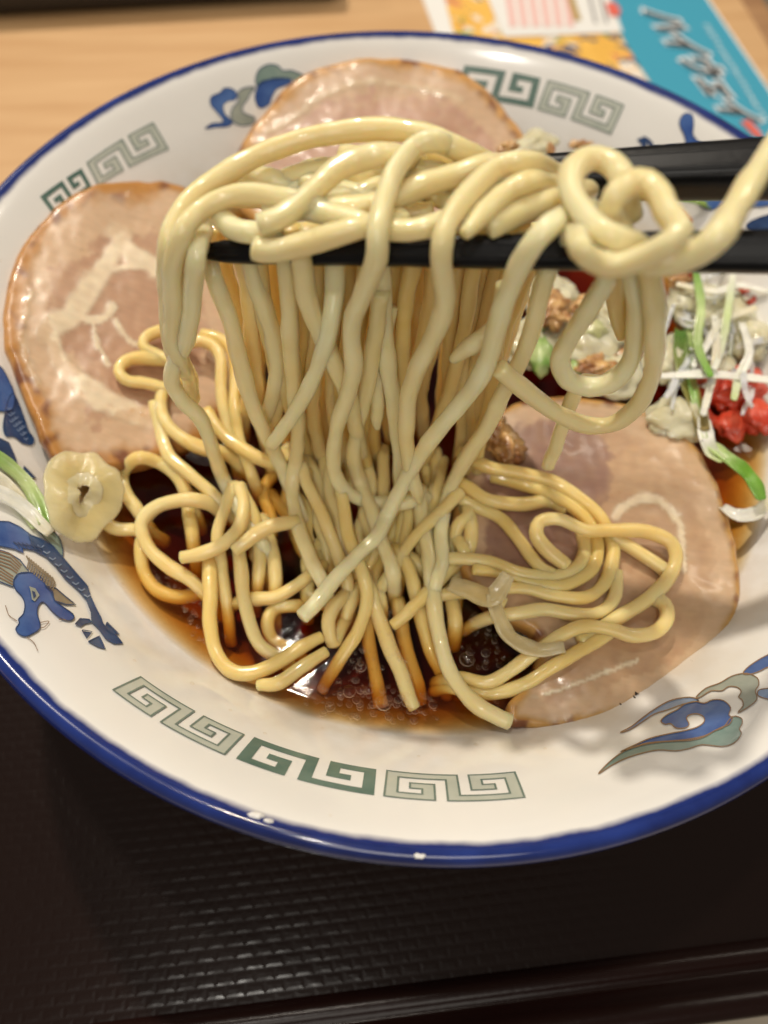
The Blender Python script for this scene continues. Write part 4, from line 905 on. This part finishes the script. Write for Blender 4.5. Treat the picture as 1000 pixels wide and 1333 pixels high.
for i, (u, v, k, s, rt, lab) in enumerate([(703, 460, 6, (.0030, .0062, .0022), .15, 'green leek chunk left of the teardrop loop'), (697, 425, 6, (.0016, .0030, .0016), .5, 'small dark green leek piece above the green chunk'), (748, 482, 5, (.0022, .0026, .0016), .9, 'green leek piece seen through the teardrop loop'),
        (770, 430, 6, (.0040, .0034, .002), .4, 'pale leek core seen through the teardrop loop'), (812, 490, 4, (.0030, .0034, .0016), .4, 'pale green leek piece between the two loops'), (608, 632, 5, (.0012, .0012, .001), .2, 'tiny olive leek bit above the coil of noodles')]):
    cc = ((.16, .34, .05), (.50, .60, .26)) if 'pale' not in lab else ((.45, .48, .18), (.66, .64, .36))
    blob('leek_piece', lab, 'leek piece', zt(u, v, k), s, M['veg'], cc, 'chopped leek pieces', .45, rt, i + 40, 3, 300)
for i, (u, v, k, s, rt, lab) in enumerate([(718, 405, 9, (.0042, .0052, .0022), .2, 'golden fried onion flake left of the inner loop'), (762, 398, 8, (.0036, .0028, .002), .7, 'fried onion flake at the top of the teardrop opening'), (775, 478, 7, (.0046, .0026, .0018), .2, 'crisp fried onion flake at the bottom of the teardrop opening'),
        (655, 578, 5, (.0050, .0036, .0018), -.6, 'pale golden fried onion flake above the coil of noodles'), (640, 548, 6, (.0026, .0034, .0018), .6, 'golden fried onion flake behind the diagonal noodle'), (800, 470, 4, (.003, .003, .0015), .2, 'brown fried onion flake behind the loops'),
        (885, 362, 8, (.003, .0022, .0015), 1, 'brown fried onion crumb just under the chopstick at right'), (662, 192, 24, (.0026, .0016, .0012), .6, 'brown fried onion crumb behind the top of the bundle'), (717, 196, 24, (.0008, .0022, .0016), .2, 'upright brown onion crumb beside the knot'), (757, 190, 14, (.003, .0018, .0012), .2, 'pale orange crumb on the far bowl wall above the knot')]):
    blob('fried_onion_flake', lab, 'fried onion', zt(u, v, k), s, M['fried'], None, 'fried onion flakes', .75, rt, i + 60, 4)
# onion ring at the left
def ring(name, label, cat, c, n, ra, rb, tube, mt, cols, ang=0):
    V = []; F = []; C = []; n = n.normalized(); x = CR - n * CR.dot(n); x.normalize(); y = n.cross(x); x, y = x * math.cos(ang) + y * math.sin(ang), y * math.cos(ang) - x * math.sin(ang)
    for i in range(48):
        a = 2 * math.pi * i / 48; k = 1 + .07 * math.sin(3 * a + 1) + .14 * noise.noise(Vector((math.cos(a) * 1.6, math.sin(a) * 1.6, 3)))
        cen = c + (x * math.cos(a) * ra + y * math.sin(a) * rb) * k; rd = (x * math.cos(a) + y * math.sin(a)).normalized()
        for j in range(14):
            b = 2 * math.pi * j / 14; tw = tube * (1 + .2 * noise.noise(Vector((math.cos(a) * 3, math.sin(a) * 3, 9))))
            V.append(cen + rd * math.cos(b) * tw * 1.9 + n * (math.sin(b) * tw * .26 + .0012 * math.sin(2 * a + .5) + .0004 * noise.noise(cen * 400)))
            C.append(lerp3(cols[0], cols[1], .5 + .5 * math.cos(b)))
    for i in range(48):
        for j in range(14): F.append((i * 14 + j, ((i + 1) % 48) * 14 + j, ((i + 1) % 48) * 14 + (j + 1) % 14, i * 14 + (j + 1) % 14))
    return tag(mesh_obj(name, V, F, mt, None, True, C), label, cat)
rc = on_plane(107, 642, plL); rc = rc + (CAM - rc).normalized() * .0035; rn = (CAM - rc).normalized() * .75 + bowl_n(rc) * .6
ro = ring('onion_ring', 'translucent yellow onion ring leaning on the left bowl wall', 'onion ring', rc, rn, .0053, .0070, .00155, M['clear_onion'], ((.82, .64, .28), (.90, .76, .42)), 0)
r2 = ring('inner_layer', None, None, rc + rn.normalized() * .0003, rn, .0023, .0034, .0008, M['clear_onion'], ((.86, .72, .38), (.92, .82, .5)), 0); r2.parent = ro
# leek leaf on the left wall
pts = [on_bowl(u, v, .0012) for u, v in ((-30, 585), (0, 605), (28, 630), (45, 658), (56, 690))]
ribbon3('leek_leaf', 'green leek leaf stuck to the left bowl wall over the dragon', 'leek leaf', pts, .0030, M['veg'], (GRN, PG, GRN), seed=3)
pts = [on_bowl(u, v, .0010) for u, v in ((-30, 612), (0, 630), (18, 650), (34, 675), (44, 690))]
ribbon3('leek_leaf', 'cream fibrous leek strip along the inside of the green leaf', 'leek leaf', pts, .0026, M['veg'], (WHT, CRM, PG), seed=4)
pts = [on_bowl(u, v, .0018) for u, v in ((-30, 640), (0, 652), (25, 668), (45, 688), (60, 702))]
ribbon3('leek_leaf', 'white leek strip stuck to the left bowl wall below the green leaf', 'leek leaf', pts, .0030, M['veg'], (WHT, WHT, CRM), seed=5)
# folded onion skin on the right
ribbon3('onion_skin', 'folded translucent onion skin standing on the coil, upper fold', 'onion skin', [zt(585, 760, 4), zt(610, 768, 5.5), zt(640, 778, 8), zt(662, 748, 10)], .0042, M['clear_onion'], ((.84, .68, .38), (.80, .60, .28), (.88, .74, .45)), 'folds of onion skin', curl=.1, seed=8)
ribbon3('onion_skin', 'folded translucent onion skin trailing down onto the front noodle', 'onion skin', [zt(640, 772, 8), zt(648, 800, 7), zt(665, 830, 6), zt(700, 846, 6), zt(735, 842, 7)], .0032, M['clear_onion'], ((.84, .68, .38), (.82, .62, .30), (.86, .72, .42)), 'folds of onion skin', curl=.1, seed=9)
# pepper dust
V = []; F = []; random.seed(3)
def speck(p, r):
    i = len(V)
    for d in ((1, 0, 0), (-.5, .87, 0), (-.5, -.87, 0), (0, 0, 1), (0, 0, -1)): V.append(p + Vector(d) * r * random.uniform(.6, 1.3))
    F.extend([(i, i + 1, i + 3), (i + 1, i + 2, i + 3), (i + 2, i, i + 3), (i + 1, i, i + 4), (i + 2, i + 1, i + 4), (i, i + 2, i + 4)])
for _ in range(150): speck(zt(random.gauss(905, 28), random.gauss(410, 50), random.uniform(7, 9)), random.uniform(.00012, .0003))
for u, v in ((808, 918), (826, 909), (828, 903), (840, 905), (862, 893), (872, 884), (878, 882), (895, 868), (900, 862), (903, 861)): speck(on_plane(u, v, plR) + plR[1] * .0002, .0005)
tag(mesh_obj('pepper_dust', V, F, M['pepper'], None, False), 'ground pepper sprinkled over leek and pork', 'pepper', kind='stuff')

# ------------------------------------------------------------------ beads of clear oil clinging to noodles and pork
V = []; F = []; random.seed(29)
def bead(p, r, n):
    i0 = len(V); x = n.orthogonal().normalized(); y = n.cross(x); nu = 8; nv = 3
    for j in range(nv):
        a = math.pi / 2 * j / nv
        for k in range(nu): V.append(p + (x * math.cos(2 * math.pi * k / nu) + y * math.sin(2 * math.pi * k / nu)) * r * math.cos(a) + n * r * .55 * math.sin(a))
    V.append(p + n * r * .55)
    for j in range(nv - 1):
        for k in range(nu): F.append((i0 + j * nu + k, i0 + j * nu + (k + 1) % nu, i0 + (j + 1) * nu + (k + 1) % nu, i0 + (j + 1) * nu + k))
    for k in range(nu): F.append((i0 + (nv - 1) * nu + k, i0 + (nv - 1) * nu + (k + 1) % nu, i0 + nv * nu))
for o in [q for q in COL.objects if q.get('category') == 'noodle']:
    vs = [v for v in o.data.vertices if v.normal.z > .55]
    for v in random.sample(vs, min(len(vs), random.choice([1, 2, 3, 5]))): bead(v.co.copy(), random.uniform(.00022, .00055), v.normal.copy())
for u0, v0, su, sv, cnt in ((180, 535, 18, 8, 16), (110, 380, 50, 60, 12), (790, 650, 6, 6, 5), (870, 665, 10, 14, 10), (830, 760, 40, 30, 8)):
    for _ in range(cnt):
        u = random.gauss(u0, su); v = random.gauss(v0, sv); pl = plL if u0 < 400 else plR
        bead(on_plane(u, v, pl) + pl[1] * .0002, random.uniform(.0003, .0007), pl[1])
for u, v, r in ((345, 955, .0004), (420, 948, .0003), (545, 985, .0004), (620, 970, .0005), (300, 925, .0004), (250, 890, .0005), (710, 975, .0004), (585, 1010, .0003), (175, 860, .0004), (430, 1062, .0003), (870, 960, .0003), (160, 760, .0004), (120, 760, .0003), (300, 300, .0004)):
    p = on_bowl(u, v, 0); bead(p, r, bowl_n(p))
tag(mesh_obj('oil_beads', V, F, M['film']), 'tiny clear oil beads clinging to noodles and pork', 'oil beads', kind='stuff')

# ------------------------------------------------------------------ bubbles and droplets on the broth
V = []; F = []; FM = []; random.seed(11)
def dome(p, r, h=.8):
    i0 = len(V); nu = 10; nv = 6
    for j in range(nv):
        a = math.pi / 2 * j / nv
        for k in range(nu): V.append(p + Vector((r * math.cos(a) * math.cos(2 * math.pi * k / nu), r * math.cos(a) * math.sin(2 * math.pi * k / nu), r * h * math.sin(a))))
    V.append(p + Vector((0, 0, r * h)))
    for j in range(nv - 1):
        for k in range(nu): F.append((i0 + j * nu + k, i0 + j * nu + (k + 1) % nu, i0 + (j + 1) * nu + (k + 1) % nu, i0 + (j + 1) * nu + k)); FM.append(1 if j == 0 else 0)
    for k in range(nu): F.append((i0 + (nv - 1) * nu + k, i0 + (nv - 1) * nu + (k + 1) % nu, i0 + nv * nu)); FM.append(0)
def bubbles(poly, n, r0, r1, z=0):
    x0 = min(p[0] for p in poly); x1 = max(p[0] for p in poly); y0 = min(p[1] for p in poly); y1 = max(p[1] for p in poly); c = 0
    while c < n:
        q = (random.uniform(x0, x1), random.uniform(y0, y1))
        if inside(q, poly):
            dome(at_z(q[0], q[1], ZS + .0002 + z), r0 + (r1 - r0) * random.random() ** 3); c += 1
bubbles([(385, 905), (420, 880), (480, 880), (520, 900), (560, 900), (570, 935), (520, 945), (440, 935), (395, 920)], 210, .00014, .0009)
bubbles([(450, 850), (480, 840), (500, 870), (470, 890), (450, 880)], 45, .00014, .0007)
bubbles([(225, 780), (250, 770), (290, 810), (300, 850), (270, 850), (240, 815)], 70, .00014, .0006)
bubbles([(190, 735), (240, 750), (270, 780), (230, 775), (195, 755)], 50, .00014, .0005)
bubbles([(590, 820), (620, 790), (650, 830), (660, 870), (610, 870)], 60, .00014, .0008)
bubbles([(480, 800), (510, 790), (545, 900), (520, 910)], 40, .0002, .0006, .0018)
bubbles([(630, 895), (660, 890), (665, 930), (640, 930)], 18, .0002, .0006)
for u, v, r in ((608, 858, .0016), (632, 850, .0009), (455, 900, .0013), (500, 915, .0016), (530, 905, .0012), (430, 920, .0010), (470, 868, .0011)): dome(at_z(u, v, ZS + .0001), r)
bo = mesh_obj('broth_bubbles', V, F, M['film']); bo.data.materials.append(M['froth'])  # froth slot: pale film, with the rim reflections put into its colour
for p_, q_ in zip(bo.data.polygons, FM): p_.material_index = q_
tag(bo, 'froth of small clear bubbles floating on the dark broth', 'bubbles', kind='stuff')
